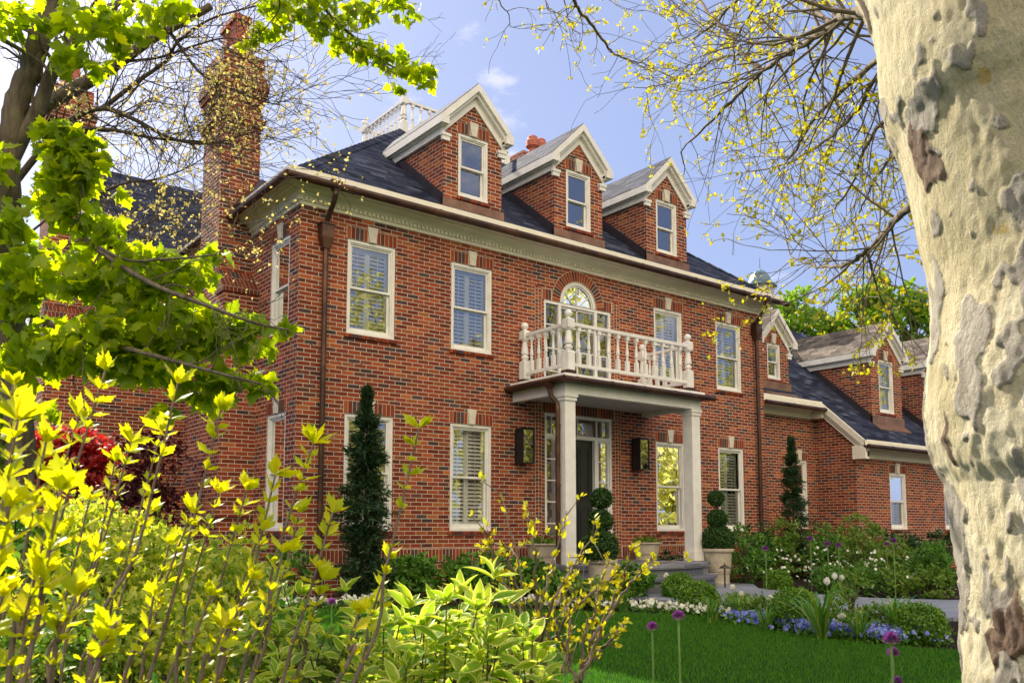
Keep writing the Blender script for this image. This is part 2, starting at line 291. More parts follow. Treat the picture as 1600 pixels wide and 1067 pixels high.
def planebark():
    m,nt,o=newmat('plane tree bark'); g=nt.nodes.new('ShaderNodeNewGeometry'); mp=nt.nodes.new('ShaderNodeMapping'); mp.inputs['Scale'].default_value=(1,1,.6); L(nt,g.outputs['Position'],mp.inputs[0]); V=mp.outputs[0]
    at=nt.nodes.new('ShaderNodeAttribute'); at.attribute_name='flake'; at2=nt.nodes.new('ShaderNodeAttribute'); at2.attribute_name='scab'
    e=mth(nt,'MULTIPLY',mth(nt,'SUBTRACT',noisef(nt,55,6,.7,V),.5),.28)
    f4=noisef(nt,3.2,5,.6,V); f3=noisef(nt,90,6,.75,V); f5=noisef(nt,16,7,.7,V)
    base=ramp(nt,f4,[(.36,(.50,.43,.25)),(.47,(.64,.56,.36)),(.58,(.76,.69,.50)),(.68,(.62,.52,.32))])
    ol=ramp(nt,f5,[(.56,(0,0,0)),(.575,(1,1,1))]); base=mixc(nt,mth(nt,'MULTIPLY',ol,.3),base,(.42,.38,.22))
    grey=ramp(nt,f5,[(.35,(.30,.265,.215)),(.5,(.45,.41,.345)),(.65,(.36,.325,.275))])
    k=ramp(nt,mth(nt,'ADD',at.outputs['Fac'],e),[(0.0,(0,0,0)),(.03,(1,1,1))]); c=mixc(nt,k,base,grey)
    k2=ramp(nt,mth(nt,'ADD',at2.outputs['Fac'],e),[(0.0,(0,0,0)),(.03,(1,1,1))]); c=mixc(nt,k2,c,ramp(nt,f5,[(.4,(.15,.095,.065)),(.6,(.27,.19,.14))]))
    och=ramp(nt,noisef(nt,3.4,5,.6,V),[(.66,(0,0,0)),(.67,(1,1,1))]); c=mixc(nt,mth(nt,'MULTIPLY',och,.75),c,(.55,.38,.10))
    c=mixc(nt,.45,c,mixc(nt,f3,(.55,.54,.50),(1.35,1.35,1.3)),'MULTIPLY')
    h=mth(nt,'ADD',mth(nt,'MULTIPLY',k,.5),mth(nt,'MULTIPLY',k2,.6)); h=mth(nt,'ADD',h,mth(nt,'MULTIPLY',f3,.9)); h=mth(nt,'ADD',h,mth(nt,'MULTIPLY',f5,.7)); h=mth(nt,'ADD',h,mth(nt,'MULTIPLY',noisef(nt,38,6,.75,V,.6),.8)); pbsdf(nt,o,c,.8,0,h,.8,.02,.2); return m
M['plane']=planebark()
M['terra']=paint('weathered stone pot',(.46,.40,.31),.8,.25,7,.4)
M['redclay']=paint('red clay',(.42,.12,.07),.7,.2,10)
M['bluestone']=masonry('bluestone',.62,.19,.005,[(0,(.17,.19,.23)),(.4,(.22,.24,.29)),(.7,(.14,.16,.20))],(.09,.09,.10),rough=.55,bd=.004)
def paving():
    m,nt,o=newmat('bluestone paving'); g=nt.nodes.new('ShaderNodeNewGeometry'); b=nt.nodes.new('ShaderNodeTexBrick'); L(nt,g.outputs['Position'],b.inputs['Vector'])
    b.inputs['Color1'].default_value=(.20,.22,.28,1); b.inputs['Color2'].default_value=(.27,.29,.35,1); b.inputs['Mortar'].default_value=(.10,.10,.11,1); b.inputs['Scale'].default_value=1; b.inputs['Brick Width'].default_value=.9; b.inputs['Row Height'].default_value=.6; b.inputs['Mortar Size'].default_value=.008
    f=noisef(nt,6,6); c=mixc(nt,.5,b.outputs['Color'],mixc(nt,f,(.6,.6,.62),(1.3,1.3,1.3)),'MULTIPLY'); pbsdf(nt,o,c,.5,0,f,.3,.01); return m
M['paving']=paving()
def groundmat(name,a,b,s,bd=.03):
    m,nt,o=newmat(name); f=noisef(nt,s,8,.7); f2=noisef(nt,s*.08,4); c=ramp(nt,f,[(.3,a),(.7,b)]); c=mixc(nt,.4,c,mixc(nt,f2,(.6,.6,.6),(1.3,1.3,1.3)),'MULTIPLY'); pbsdf(nt,o,c,.95,0,f,1.,bd,.1); return m
M['mulch']=groundmat('dark mulch',(.010,.007,.005),(.045,.03,.02),45)
M['turf']=groundmat('turf base',(.010,.035,.006),(.03,.085,.012),60)
M['grass']=leafmat('grass blade',[(0,(.034,.15,.004)),(.5,(.062,.235,.007)),(1,(.12,.33,.014))],.4,.5,(1.2,1.3,.5))
M['patina']=paint('blue grey metal roof',(.12,.20,.25),.4,.3,4,metal=.5)
M['bronze']=paint('bronze fixture',(.09,.07,.06),.45,.3,20,metal=.6)
M['candle']=paint('candle sleeve',(.6,.52,.38),.6)
# ---------------------------------------------------------------- the house
M['apron']=paint('worn copper sheet',(.26,.14,.09),.45,.45,4,metal=.4)
house=thing('brick_house','large red brick house with slate roof, white balcony and three gabled dormers','house',(5.75,0,.5))
SL=.80; Z0=7.18                         # main roof: z = Z0 + SL*y
FRONT=lambda Yp: (lambda u,d,z:(u,Yp-d,z))
LEFT=lambda Xp: (lambda u,d,z:(Xp-d,u,z))
CZ=[0]
def wall(name,mp,u0,u1,z0,z1,holes,parent,mat='brick',reveal=.11,arch=None):
    b=MB(mp); us=sorted({u0,u1,*[h[0] for h in holes],*[h[1] for h in holes]}); zs=sorted({z0,z1,*[h[2] for h in holes],*[h[3] for h in holes]})
    for i in range(len(us)-1):
        for j in range(len(zs)-1):
            cu=(us[i]+us[i+1])/2; cz=(zs[j]+zs[j+1])/2
            if any(h[0]<cu<h[1] and h[2]<cz<h[3] for h in holes): continue
            b.poly([(us[i],0,zs[j]),(us[i+1],0,zs[j]),(us[i+1],0,zs[j+1]),(us[i],0,zs[j+1])])
    for h in holes:
        a,c,e,f=h[:4]; r=-reveal
        b.poly([(a,0,e),(a,r,e),(a,r,f),(a,0,f)]); b.poly([(c,0,e),(c,r,e),(c,r,f),(c,0,f)])
        b.poly([(a,0,f),(c,0,f),(c,r,f),(a,r,f)]) if not (arch and arch[0]==a) else None
        b.poly([(a,0,e),(c,0,e),(c,r,e),(a,r,e)])
    return b.build(name,M[mat],parent,recalc=False)
def frame_rect(b,a,c,e,f,wd,d0,d1,bot=None):
    bot=bot or wd
    b.box(a,a+wd,d0,d1,e,f); b.box(c-wd,c,d0,d1,e,f); b.box(a+wd,c-wd,d0,d1,f-wd,f); b.box(a+wd,c-wd,d0,d1,e,e+bot)
def arch_lintel(mp,a,c,f,parent,proud=.006,h=.2,label=True):
    mid=(a+c)/2; a2,c2=a-.02,c+.02
    b=MB(mp); n=int((c2-a2)/.0725); st=(c2-a2)/n
    for i in range(n):
        x0=a2+i*st+.005; x1=a2+(i+1)*st-.005
        if x1>mid-.085 and x0<mid+.085:
            if x0<mid-.085 and mid-.09-x0>.02: x1=mid-.09
            elif x1>mid+.085 and x1-mid-.09>.02: x0=mid+.09
            else: continue
        b.box(x0,x1,-.02,proud,f+.005,f+h)
    b.build('jack_arch',M['unit'],parent)
    m=MB(mp); m.box(a2-.006,c2+.006,-.03,.0025,f,f+h+.008); m.build('mortar_bed',M['mortar'],parent)
    k=MB(mp); z0,z1=f+.003,f+h+.055; k.hexa([(mid-.055,.03,z0),(mid+.055,.03,z0),(mid+.055,-.02,z0),(mid-.055,-.02,z0),(mid-.095,.03,z1),(mid+.095,.03,z1),(mid+.095,-.02,z1),(mid-.095,-.02,z1)])
    k.build('keystone',M['stone'],parent)
def brick_sill(mp,a,c,e,parent):
    b=MB(mp); n=int((c-a+.08)/.072); st=(c-a+.08)/n
    for i in range(n): b.box(a-.04+i*st+.005,a-.04+(i+1)*st-.005,-.06,.035,e-.06,e-.004)
    b.build('brick_sill',M['unit'],parent)
def window(mp,a,c,e,f,parent,shut=True,flat=False,lintel=True,room=True):
    """double hung sash window; a..c across, e..f up"""
    b=MB(mp); frame_rect(b,a,c,e,f,.05,-.10,-.012); frame_rect(b,a+.05,c-.05,e+.03,f-.05,.022,-.10,-.03)
    b.box(a-.0,c+.0,-.11,-.002,e,e+.035)
    fr=b.build('window',M['white'],parent); P=parent if flat else fr
    ai,ci=a+.06,c-.06; mid=(e+f)/2
    s=MB(mp); frame_rect(s,ai,ci,mid-.02,f-.06,.042,-.085,-.05,.035); frame_rect(s,ai,ci,e+.036,mid+.015,.045,-.125,-.09,.085); s.build('sash',M['white'],P)
    g=MB(mp); g.poly([(ai+.04,-.066,mid),(ci-.04,-.066,mid),(ci-.04,-.066,f-.1),(ai+.04,-.066,f-.1)]); g.build('pane',M['glass'],P)
    g=MB(mp); g.poly([(ai+.04,-.106,e+.1),(ci-.04,-.106,e+.1),(ci-.04,-.106,mid),(ai+.04,-.106,mid)]); g.build('pane',M['glass'],P)
    if shut:
        h=MB(mp); m=(a+c)/2; d0,d1=-.19,-.16; top=f-.07; bot=e+.06
        for q0,q1 in ((ai,m),(m,ci)):
            h.box(q0,q0+.045,d0,d1,bot,top); h.box(q1-.045,q1-.001,d0,d1,bot,top); h.box(q0+.045,q1-.045,d0,d1,top-.05,top); h.box(q0+.045,q1-.045,d0,d1,bot,bot+.06); h.box(q0+.045,q1-.045,d0,d1,mid-.03,mid+.03)
            h.box((q0+q1)/2-.004,(q0+q1)/2+.004,d1,d1+.012,bot+.05,top-.05)
            z=bot+.085
            while z<top-.06:
                if abs(z-mid)>.045: h.hexa([(q0+.045,-.205,z+.020),(q1-.045,-.205,z+.020),(q1-.045,-.205,z+.028),(q0+.045,-.205,z+.028),(q0+.045,-.150,z-.020),(q1-.045,-.150,z-.020),(q1-.045,-.150,z-.012),(q0+.045,-.150,z-.012)])
                z+=.066
        h.build('shutter',M['shutter'],P)
    if room:
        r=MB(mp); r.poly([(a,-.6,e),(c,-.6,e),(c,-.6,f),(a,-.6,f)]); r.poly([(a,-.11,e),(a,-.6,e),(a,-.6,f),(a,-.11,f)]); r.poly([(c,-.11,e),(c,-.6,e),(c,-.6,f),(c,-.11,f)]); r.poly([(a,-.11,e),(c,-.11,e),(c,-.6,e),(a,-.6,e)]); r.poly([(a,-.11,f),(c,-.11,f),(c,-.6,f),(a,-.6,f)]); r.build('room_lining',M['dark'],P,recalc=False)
    if lintel: arch_lintel(mp,a,c,f,P); brick_sill(mp,a,c,e,P)
    return fr
F0=FRONT(0.); W=.87; LZ=(1.56,3.39); UZ=(4.66,6.20); CX=5.76
wx=[.81,2.79,7.84,9.82]
PC=5.735
holes=[(x,x+W,*z) for x in wx for z in (LZ,UZ)]
DOOR=(4.88,6.60,1.03,3.74); PAL=(4.87,6.60,4.27,5.88); ARx0,ARx1=5.27,6.20; ARr=(ARx1-ARx0)/2; ARc=PC; ARz=5.88
holes+= [DOOR,PAL,(ARx0,ARx1,5.88,5.88+ARr)]
fw=wall('front_wall',F0,0,11.5,.4,6.64,holes,house,arch=(ARx0,))
# spandrels round the arched head
b=MB(F0); n=16
for i in range(n):
    t0,t1=math.pi*i/n,math.pi*(i+1)/n
    x0,x1=ARc-ARr*math.cos(t0),ARc-ARr*math.cos(t1); z0,z1=ARz+ARr*math.sin(t0),ARz+ARr*math.sin(t1)
    b.poly([(x0,0,z0),(x1,0,z1),(x1,0,ARz+ARr),(x0,0,ARz+ARr)]); b.poly([(x0,0,z0),(x1,0,z1),(x1,-.11,z1),(x0,-.11,z0)])
b.build('arch_spandrel',M['brick'],fw,recalc=False)
b=MB(F0); m=MB(F0); n=27
for i in range(n):
    t=math.pi*(i+.5)/n; c,s=math.cos(t),math.sin(t); hw=.5*(math.pi*(ARr+.0)/n)-.0045; hw2=.5*(math.pi*(ARr+.2)/n)-.006
    P=[]
    for d in (-.02,.007):
        for r_,h_ in ((ARr+.012,-hw),(ARr+.012,hw),(ARr+.20,hw2),(ARr+.20,-hw2)):
            P.append((ARc-(r_*c)+h_*s,d,ARz+r_*s+h_*c))
    b.hexa(P)
b.build('arch_ring',M['unit'],fw)
for i in range(24):
    t0,t1=math.pi*i/24,math.pi*(i+1)/24
    m.hexa([(ARc-r_*math.cos(t),d,ARz+r_*math.sin(t)) for d in (-.03,.0028) for r_,t in ((ARr,t0),(ARr,t1),(ARr+.212,t1),(ARr+.212,t0))])
m.build('arch_mortar',M['mortar'],fw)
b=MB(F0)
for x0,x1 in ((4.83,5.08),(6.40,6.64)):
    k=int((x1-x0)/.072)
    for i in range(k): b.box(x0+i*.072+.004,x0+(i+1)*.072-.005,-.02,.006,5.885,6.08)
for i in range(25): b.box(4.84+i*.0725,4.84+(i+1)*.0725-.01,-.02,.006,3.745,3.94)
b.build('soldier_course',M['unit'],fw)
m=MB(F0); m.box(4.825,5.06,-.03,.0026,5.88,6.088); m.box(6.40,6.645,-.03,.0026,5.88,6.088); m.box(4.83,6.66,-.03,.0026,3.74,3.948); m.build('mortar_bed',M['mortar'],fw)
b=MB(F0)                                  # vertical stack of half bricks beside the door and the tall window
for z0,z1 in ((1.1,3.94),(4.3,6.08)):
    for x in (4.66,6.69):
        z=z0
        while z<z1:
            for j in range(2): b.box(x+j*.075,x+j*.075+.062,-.02,.005,z,z+.057)
            z+=.0677
b.build('stacked_jamb',M['unit'],fw)
m=MB(F0)
for z0,z1 in ((1.1,3.94),(4.3,6.08)):
    for x in (4.65,6.68): m.box(x,x+.157,-.02,.0024,z0,z1)
m.build('mortar_bed',M['mortar'],fw)
b=MB(F0)                                  # water table of soldiers
i=0; x=-.0
while x<11.5:
    if not (4.6<x<6.8) : b.box(x+.007,x+.060,-.02,.018,1.06,1.26)
    x+=.0677
b.build('water_table',M['unit'],fw)
m=MB(F0); m.box(.0,4.62,-.02,.0135,1.05,1.27); m.box(6.82,11.5,-.02,.0135,1.05,1.27); m.build('mortar_bed',M['mortar'],fw)
for x in wx:
    for z in (LZ,UZ): window(F0,x,x+W,*z,house)
# other walls of the main block
sidewin=[(.37,1.10,*LZ),(.37,1.10,*UZ)]
L0=LEFT(0.); sw=wall('side_wall',L0,0,10.5,.4,6.64,sidewin,house)
for h in sidewin: window(L0,*h,house)
b=MB(); b.poly([(11.5,0,.4),(11.5,10.5,.4),(11.5,10.5,6.64),(11.5,0,6.64)]); b.poly([(0,10.5,.4),(11.5,10.5,.4),(11.5,10.5,6.64),(0,10.5,6.64)]); b.build('rear_wall',M['brick'],house,recalc=False)
# cornice
def sweep(b,prof,path):                 # path: list of ((x,y),(ox,oy)) ; offset vector already mitred
    n=len(prof)
    for k in range(len(path)-1):
        pts=[]
        for (p,o) in path[k:k+2]:
            for d,z in prof: pts.append((p[0]+o[0]*d,p[1]+o[1]*d,z))
        b.add(pts,[(i,i+1,n+i+1,n+i) for i in range(n-1)])
def corn(z,s=1.,out=.36): return [(0,z-.02*s),(.022,z-.02*s),(.022,z+.03*s),(.03,z+.035*s),(.03,z+.085*s),(.055,z+.09*s),(.06,z+.11*s),(.075,z+.125*s),(.085,z+.15*s),(.11,z+.175*s),(.15,z+.195*s),(.20,z+.205*s),(.21,z+.225*s),(.25,z+.235*s),(.27,z+.255*s),(.33,z+.265*s),(.335,z+.275*s),(out-.02,z+.275*s),(out-.02,z+.295*s),(out,z+.295*s),(out,z+.405*s),(0.25,z+.415*s)]
pathM=[((0,10.5),(-1,1)),((0,0),(-1,-1)),((11.5,0),(1,-1)),((11.5,10.5),(1,1))]
b=MB(); sweep(b,corn(6.59),pathM); co=b.build('cornice',M['trim'],house,recalc=False)
def dentils(mp,u0,u1,z,parent,st=.078):
    b=MB(mp); u=u0
    while u<u1: b.box(u,u+st*.6,.025,.066,z+.038,z+.088); u+=st
    b.build('dentil_band',M['trim'],parent)
dentils(F0,-.04,11.54,6.59,co); dentils(L0,-.04,1.95,6.59,co)
def half(path,r,parent,step=1.6,name='gutter'):
    b=MB(); b.tube(path,r,12)
    for i in range(len(path)-1):
        p,q=np.array(path[i]),np.array(path[i+1]); Ln=np.linalg.norm(q-p); k=int(Ln/step)
        for j in range(1,k+1):
            c=p+(q-p)*(j*step-.5)/Ln; t=(q-p)/Ln*.025; b.tube([c-t,c+t],r*1.1,12)
    return b.build(name,M['copper'],parent,smooth=False)
half([(-.41,9.0,6.825),(-.41,-.41,6.825)],.06,house); half([(-.41,-.41,6.825),(11.93,-.41,6.825)],.06,house)
# roof
def roofpoly(b,pts): b.poly(pts)
e=.37; DZ=10.45; ins=(DZ-Z0)/SL
x0,x1,y0,y1=-e,11.5+e,-e,10.5+e; ze=Z0-SL*e
A,B_,Cc,D=(x0,y0,ze),(x1,y0,ze),(x1,y1,ze),(x0,y1,ze); q=ins
a,b2,c2,d=(q,q,DZ),(11.5-q,q,DZ),(11.5-q,10.5-q,DZ),(q,10.5-q,DZ)
b=MB(); b.poly([A,B_,b2,a]); b.poly([B_,Cc,c2,b2]); b.poly([Cc,D,d,c2]); b.poly([D,A,a,d]); b.poly([a,b2,c2,d])
b.poly([A,B_,(x1-.3,y0+.3,ze-.02),(x0+.3,y0+.3,ze-.02)])
rf=b.build('roof',M['slate'],house,recalc=False)
def capline(p,q,parent,n=26,w_=.13,mat='slate'):      # overlapping hip caps
    b=MB(); p,q=np.array(p,float),np.array(q,float); 
    for i in range(n):
        s=p+(q-p)*i/n; t=p+(q-p)*(i+1.15)/n; k=(q-p)/np.linalg.norm(q-p); side=np.cross(k,[0,0,1]); side/=np.linalg.norm(side); up=np.cross(side,k)
        for sg in (-1,1):
            b.poly([s+up*.02,t+up*.035,t+up*.035+side*sg*w_-up*.075,s+up*.02+side*sg*w_-up*.075])
    return b.build('hip_cap',M[mat],parent,recalc=False)
capline(A,a,rf); capline(B_,b2,rf)
# rooftop railing
def turned(b,cx,cy,z0,h,wd,n=10):
    """baluster: square block, turned shaft, square block"""
    r=wd/2; b.box(cx-r,cx+r,cy-r,cy+r,z0,z0+h*.30); b.box(cx-r,cx+r,cy-r,cy+r,z0+h*.88,z0+h)
    p=[(r*.9,.30),(r*.55,.325),(r*.85,.345),(r*.85,.37),(r*.5,.395),(r*1.0,.45),(r*.98,.50),(r*.75,.60),(r*.55,.72),(r*.5,.80),(r*.8,.815),(r*.8,.84),(r*.55,.85),(r*.95,.88)]
    b.lathe([(a_,t*h) for a_,t in p],(cx,cy,z0),n)
def post(b,cx,cy,z0,h,wd):
    r=wd/2; b.box(cx-r,cx+r,cy-r,cy+r,z0,z0+h*.30); b.frus(cx,cy,z0+h*.30,z0+h*.33,r,r,r*.7,r*.7)
    p=[(r*.95,.33),(r*.6,.35),(r*.95,.37),(r*.95,.40),(r*.6,.42),(r*.95,.45),(r*.9,.50),(r*.7,.6),(r*.6,.66),(r*.95,.68),(r*.95,.70)]
    b.lathe([(a_,t*h) for a_,t in p],(cx,cy,z0),14); b.box(cx-r,cx+r,cy-r,cy+r,z0+h*.70,z0+h*.84); b.frus(cx,cy,z0+h*.84,z0+h*.865,r,r,r*.45,r*.45)
    s=h*.066
    b.lathe([(s*.5,.86*h)]+[(s*math.sin(t),.935*h-s*math.cos(t)) for t in np.linspace(.5,3.1,9)],(cx,cy,z0),14)
def rail_run(par,p,q,z0,h,nb,pw=.13,bw=.064,toph=.79):
    p,q=np.array(p,float),np.array(q,float); k=(q-p)/np.linalg.norm(q-p); s=np.array([-k[1],k[0]])
    def bar(z,hh,wd,nm):
        b=MB(); P=[]
        for zz in (z,z+hh):
            for e_,sg in ((p,-1),(q,-1),(q,1),(p,1)): P.append((*(e_+s*sg*wd/2),zz))
        b.hexa(P); b.build(nm,M['white'],par)
    bar(z0+.09,.05,.07,'bottom_rail'); bar(z0+h*toph-.05,.055,.085,'top_rail')
    for i in range(nb):
        c=p+(q-p)*(i+1)/(nb+1); b=MB(); turned(b,c[0],c[1],z0+.14,h*toph-.05-.14,bw); b.build('baluster',M['white'],par)
rl=MB(); post(rl,4.3,4.25,DZ,1.06,.15); roofrail=rl.build('roof_railing',M['white'],house)
for x_,y_ in ((4.3,6.1),(7.2,4.25),(7.2,6.1)):
    b=MB(); post(b,x_,y_,DZ,1.06,.15); b.build('post',M['white'],roofrail)
rail_run(roofrail,(4.3,4.25),(4.3,6.1),DZ,1.06,9,bw=.072); rail_run(roofrail,(4.3,4.25),(7.2,4.25),DZ,1.06,12,bw=.072); rail_run(roofrail,(4.3,6.1),(7.2,6.1),DZ,1.06,12,bw=.072)
# gabled dormer facing the front
def dormer(xc,Y,hw,zb,ze_,roofz,win,slope=1.0,oh=.13,front=.16,mat='slate',deep=None,label=None,trimw=.14):
    """roofz(y): main roof height; ze_: wall eave height; win=(halfwidth,z0,z1)"""
    xl,xr=xc-hw,xc+hw; zp=ze_+hw*slope; mp=FRONT(Y)
    inv=lambda z: roofz[1](z)
    root_wall=None
    yb=inv(ze_)                          # where the eave line meets the roof
    ww,wz0,wz1=win[:3]; h=[(xc-ww,xc+ww,wz0,wz1)]
    wl=wall('dormer',mp,xl,xr,zb-.35,ze_,h if wz1<ze_ else [(xc-ww,xc+ww,wz0,ze_)],house)
    b=MB(); top=ze_
    b.poly([(xl,Y,ze_),(xr,Y,ze_),(xc,Y,zp)])
    for x in (xl,xr): b.poly([(x,Y,zb-.35),(x,Y,ze_),(x,yb+.3,ze_),(x,yb+.3,ze_-.25)])
    b.build('dormer_wall',M['brick'],wl,recalc=False)
    window(mp,xc-ww,xc+ww,wz0,wz1,wl,shut=win[3] if len(win)>3 else False,flat=True)
    # roof slabs
    ov=oh+trimw*.2; t=.10; yr=inv(zp+.25)+.2
    b=MB()
    for sg in (-1,1):
        xo=xc+sg*(hw+ov); zo=ze_+.10-ov*slope+.12; zpk=zp+.22
        ye=inv(zo)+.25
        b.poly([(xc,Y-front,zpk),(xo,Y-front,zo),(xo,ye,zo),(xc,yr,zpk)])
    b.build('dormer_roof',M[mat],wl,recalc=False)
    # rake boards and side fascia (three stepped boards)
    b=MB()
    for sg in (-1,1):
        zo=ze_+.10-ov*slope+.12; zpk=zp+.22
        for yo,dz0,dz1,th,back in ((Y-front-.012,-.012,-.155,front+.0,0.),(Y-front+.05,-.15,-.225,front-.05,.05),(Y-.035,-.22,-.39,.03,.10)):
            hx=hw+ov-back; xx=xc+sg*hx; zz=zpk-(zpk-zo)*hx/(hw+ov)
            xq=xx-sg*.004; zq=zz+.004*(zpk-zo)/(hw+ov); b.prism([(xc,yo,zpk+dz0),(xc,yo,zpk+dz1),(xq,yo,zq+dz1),(xq,yo,zq+dz0)],np.array([0,th,0]))
            xi=xc+sg*(hw-.01); ye=inv(zz+dz1)+.15; b.box(min(xx,xi),max(xx,xi),yo+.004,ye,zz+dz1+.001,zz+dz0-.001)
        b.box(xc+sg*(hw-.10) if sg>0 else xx-.004,xx+.004 if sg>0 else xc+sg*(hw-.10),Y-.05,Y+.0,zz+dz1-.11,zz+dz1-.002)
        b.box(xc+sg*(hw-.12) if sg>0 else xx-.02,xx+.02 if sg>0 else xc+sg*(hw-.12),Y-.065,Y+.0,zz+dz1-.03,zz+dz1+.02)
    b.build('dormer_trim',M['white'],wl)
    b=MB()
    b.box(xl-.035,xr+.035,Y-.035,Y+.01,zb-.14,zb+.105); b.hexa([(xl-.03,Y-.05,zb-.15),(xr+.03,Y-.05,zb-.15),(xr+.03,Y-.22,roofz[0](Y-.22)+.0),(xl-.03,Y-.22,roofz[0](Y-.22)+.0),(xl-.03,Y-.05,zb-.12),(xr+.03,Y-.05,zb-.12),(xr+.03,Y-.22,roofz[0](Y-.22)+.03),(xl-.03,Y-.22,roofz[0](Y-.22)+.03)])
    b.build('apron_flashing',M['apron'],wl)
    b=MB()
    for sg in (-1,1):
        x=xc+sg*hw; y2=inv(ze_-.05)+.02
        z_=lambda y: roofz[0](y)
        b.hexa([(x,Y-.03,z_(Y)-.06),(x+sg*.035,Y-.03,z_(Y)-.06),(x+sg*.035,y2,z_(y2)-.06),(x,y2,z_(y2)-.06),(x,Y-.03,z_(Y)+.17),(x+sg*.035,Y-.03,z_(Y)+.17),(x+sg*.035,y2,z_(y2)+.17),(x,y2,z_(y2)+.17)])
    b.build('step_flashing',M['lead'],wl)
    return wl
RM=(lambda y:Z0+SL*y, lambda z:(z-Z0)/SL)
for xc in (3.24,5.76,8.28): dormer(xc,0.,.63,7.20,8.66,RM,(.325,7.40,8.56))
# chimneys
def chimney(xa,xb,ya,yb,zs,ztop,parent,lowext):
    """shaft xa..xb, ya..yb above shoulder zs; wider below by lowext in y"""
    b=MB(); b.box(xa,xb,ya-lowext,yb+lowext,.4,zs-.35); 
    b.box(xa,xb,ya,yb,zs-.35,ztop-.9)
    c=b.build('chimney',M['brick'],parent)
    s=MB()                                                      # sloped shoulders, brick on edge
    for sg,y in ((-1,ya),(1,yb)):
        s.prism([(xa-.025,y,zs+.02),(xa-.025,y+sg*(lowext+.03),zs-.35),(xa-.025,y+sg*(lowext+.03),zs-.42),(xa-.025,y,zs-.42)],np.array([xb-xa+.05,0,0]))
    s.build('shoulder',M['shoulder'],c)
    t=MB(); z=ztop-.9; 
    for dz,ex,hh in ((-.40,.045,.07),(-.33,.07,.07)): t.box(xa-ex,xb+ex,ya-ex,yb+ex,z+dz,z+dz+hh)
    for dz,ex,hh in ((.0,.04,.14),(.14,.075,.10),(.24,.10,.16),(.40,.06,.10),(.50,.03,.35)): t.box(xa-ex,xb+ex,ya-ex,yb+ex,z+dz,z+dz+hh)
    t.build('corbelled_cap',M['brick'],c)
    for k in range(2):
        yy=ya+(yb-ya)*(.28+.44*k); f=MB(); xm=(xa+xb)/2
        f.frus(xm,yy,ztop-.05,ztop+.12,.20,.20,.17,.17); f.frus(xm,yy,ztop+.12,ztop+.62,.13,.13,.115,.115); f.frus(xm,yy,ztop+.62,ztop+.72,.16,.16,.16,.16); f.build('chimney_pot',M['redclay'],c)
    l=MB(); l.box(xa-.06,xb,ya-lowext-.05,yb+lowext+.05,1.78,1.87); l.box(xa-.035,xb,ya-lowext-.03,yb+lowext+.03,1.87,1.94); l.build('ledge',M['brick'],c)
    return c
M['shoulder']=masonry('brick on edge',.0677,.2132,.010,[(p,tuple(c*.7 for c in q)) for p,q in BR],(.40,.33,.26))
chimney(-.58,.09,1.95,2.87,5.88,9.82,house,.35)
chimney(-2.40,-1.74,6.3,7.25,5.88,10.4,house,.30)
b=MB(); b.prism([(-.02,1.2,6.99),(.12,1.95,7.3),(.12,1.95,7.75),(.30,1.95,7.75)],np.array([0,.03,0])); 
# chimney saddle between roof and shaft
b=MB(); b.poly([(-.36,1.3,6.93),(.5,1.95,7.60),(.09,1.95,7.62),(-.36,1.95,7.05)]); b.poly([(-.36,1.3,6.93),(-.36,1.95,7.05),(-.36,1.95,6.9)]); b.build('saddle_flashing',M['copper'],rf,recalc=False)
# far chimney with clay pots behind the ridge
b=MB(); b.box(8.5,9.4,5.2,6.0,9.5,11.6); b.box(8.44,9.46,5.14,6.06,11.4,11.5); fc=b.build('chimney',M['brick'],house)
for x_ in (8.72,9.15):
    p_=onY(845,232,5.6); b=MB(); b.lathe([(.13,0),(.12,.32),(.15,.36),(.19,.40),(.19,.55),(.15,.60),(.14,.66),(.10,.70)],(x_ if x_>9 else p_[0],5.6,11.6),12); b.build('chimney_pot',M['redclay'],fc)
# ---- left rear wing
LW=5.3; WE=6.95-.1; gX=-1.74
b=MB(); b.poly([(gX,LW,.4),(0,LW,.4),(0,LW,6.7),(gX,LW,6.7)]); b.poly([(gX,LW,.4),(gX,11,.4),(gX,11,6.7),(gX,8.1,9.1),(gX,LW,6.7)]); wgw=b.build('wing_wall',M['brick'],house,recalc=False)
b=MB(); ey=4.93; rz=lambda y: 6.93+.82*(y-ey); b.poly([(gX-.15,ey,rz(ey)),(1.5,ey,rz(ey)),(1.5,8.1,rz(8.1)),(gX-.15,8.1,rz(8.1))]); b.poly([(gX-.15,8.1,rz(8.1)),(3,8.1,rz(8.1)),(3,11.3,rz(ey)),(gX-.15,11.3,rz(ey))]); b.build('wing_roof',M['slate'],house,recalc=False)
b=MB()
b.prism([(gX-.17,ey-.02,rz(ey)+.03),(gX-.17,8.1,rz(8.1)+.03),(gX-.17,8.1,rz(8.1)-.30),(gX-.17,ey-.02,rz(ey)-.28)],np.array([.05,0,0])); b.prism([(gX-.12,ey+.1,rz(ey)-.05),(gX-.12,8.1,rz(8.1)-.2),(gX-.12,8.1,rz(8.1)-.45),(gX-.12,ey+.1,rz(ey)-.33)],np.array([.10,0,0]))
b.box(gX-.15,0,ey-.02,ey+.02,rz(ey)-.12,rz(ey)-.01); sweep(b,corn(6.56),[((gX-.1,LW),(0,-1)),((0,LW),(0,-1))]); b.build('wing_trim',M['trim'],wgw,recalc=False)
half([(gX-.16,4.87,6.84),(-.4,4.87,6.84)],.06,wgw)
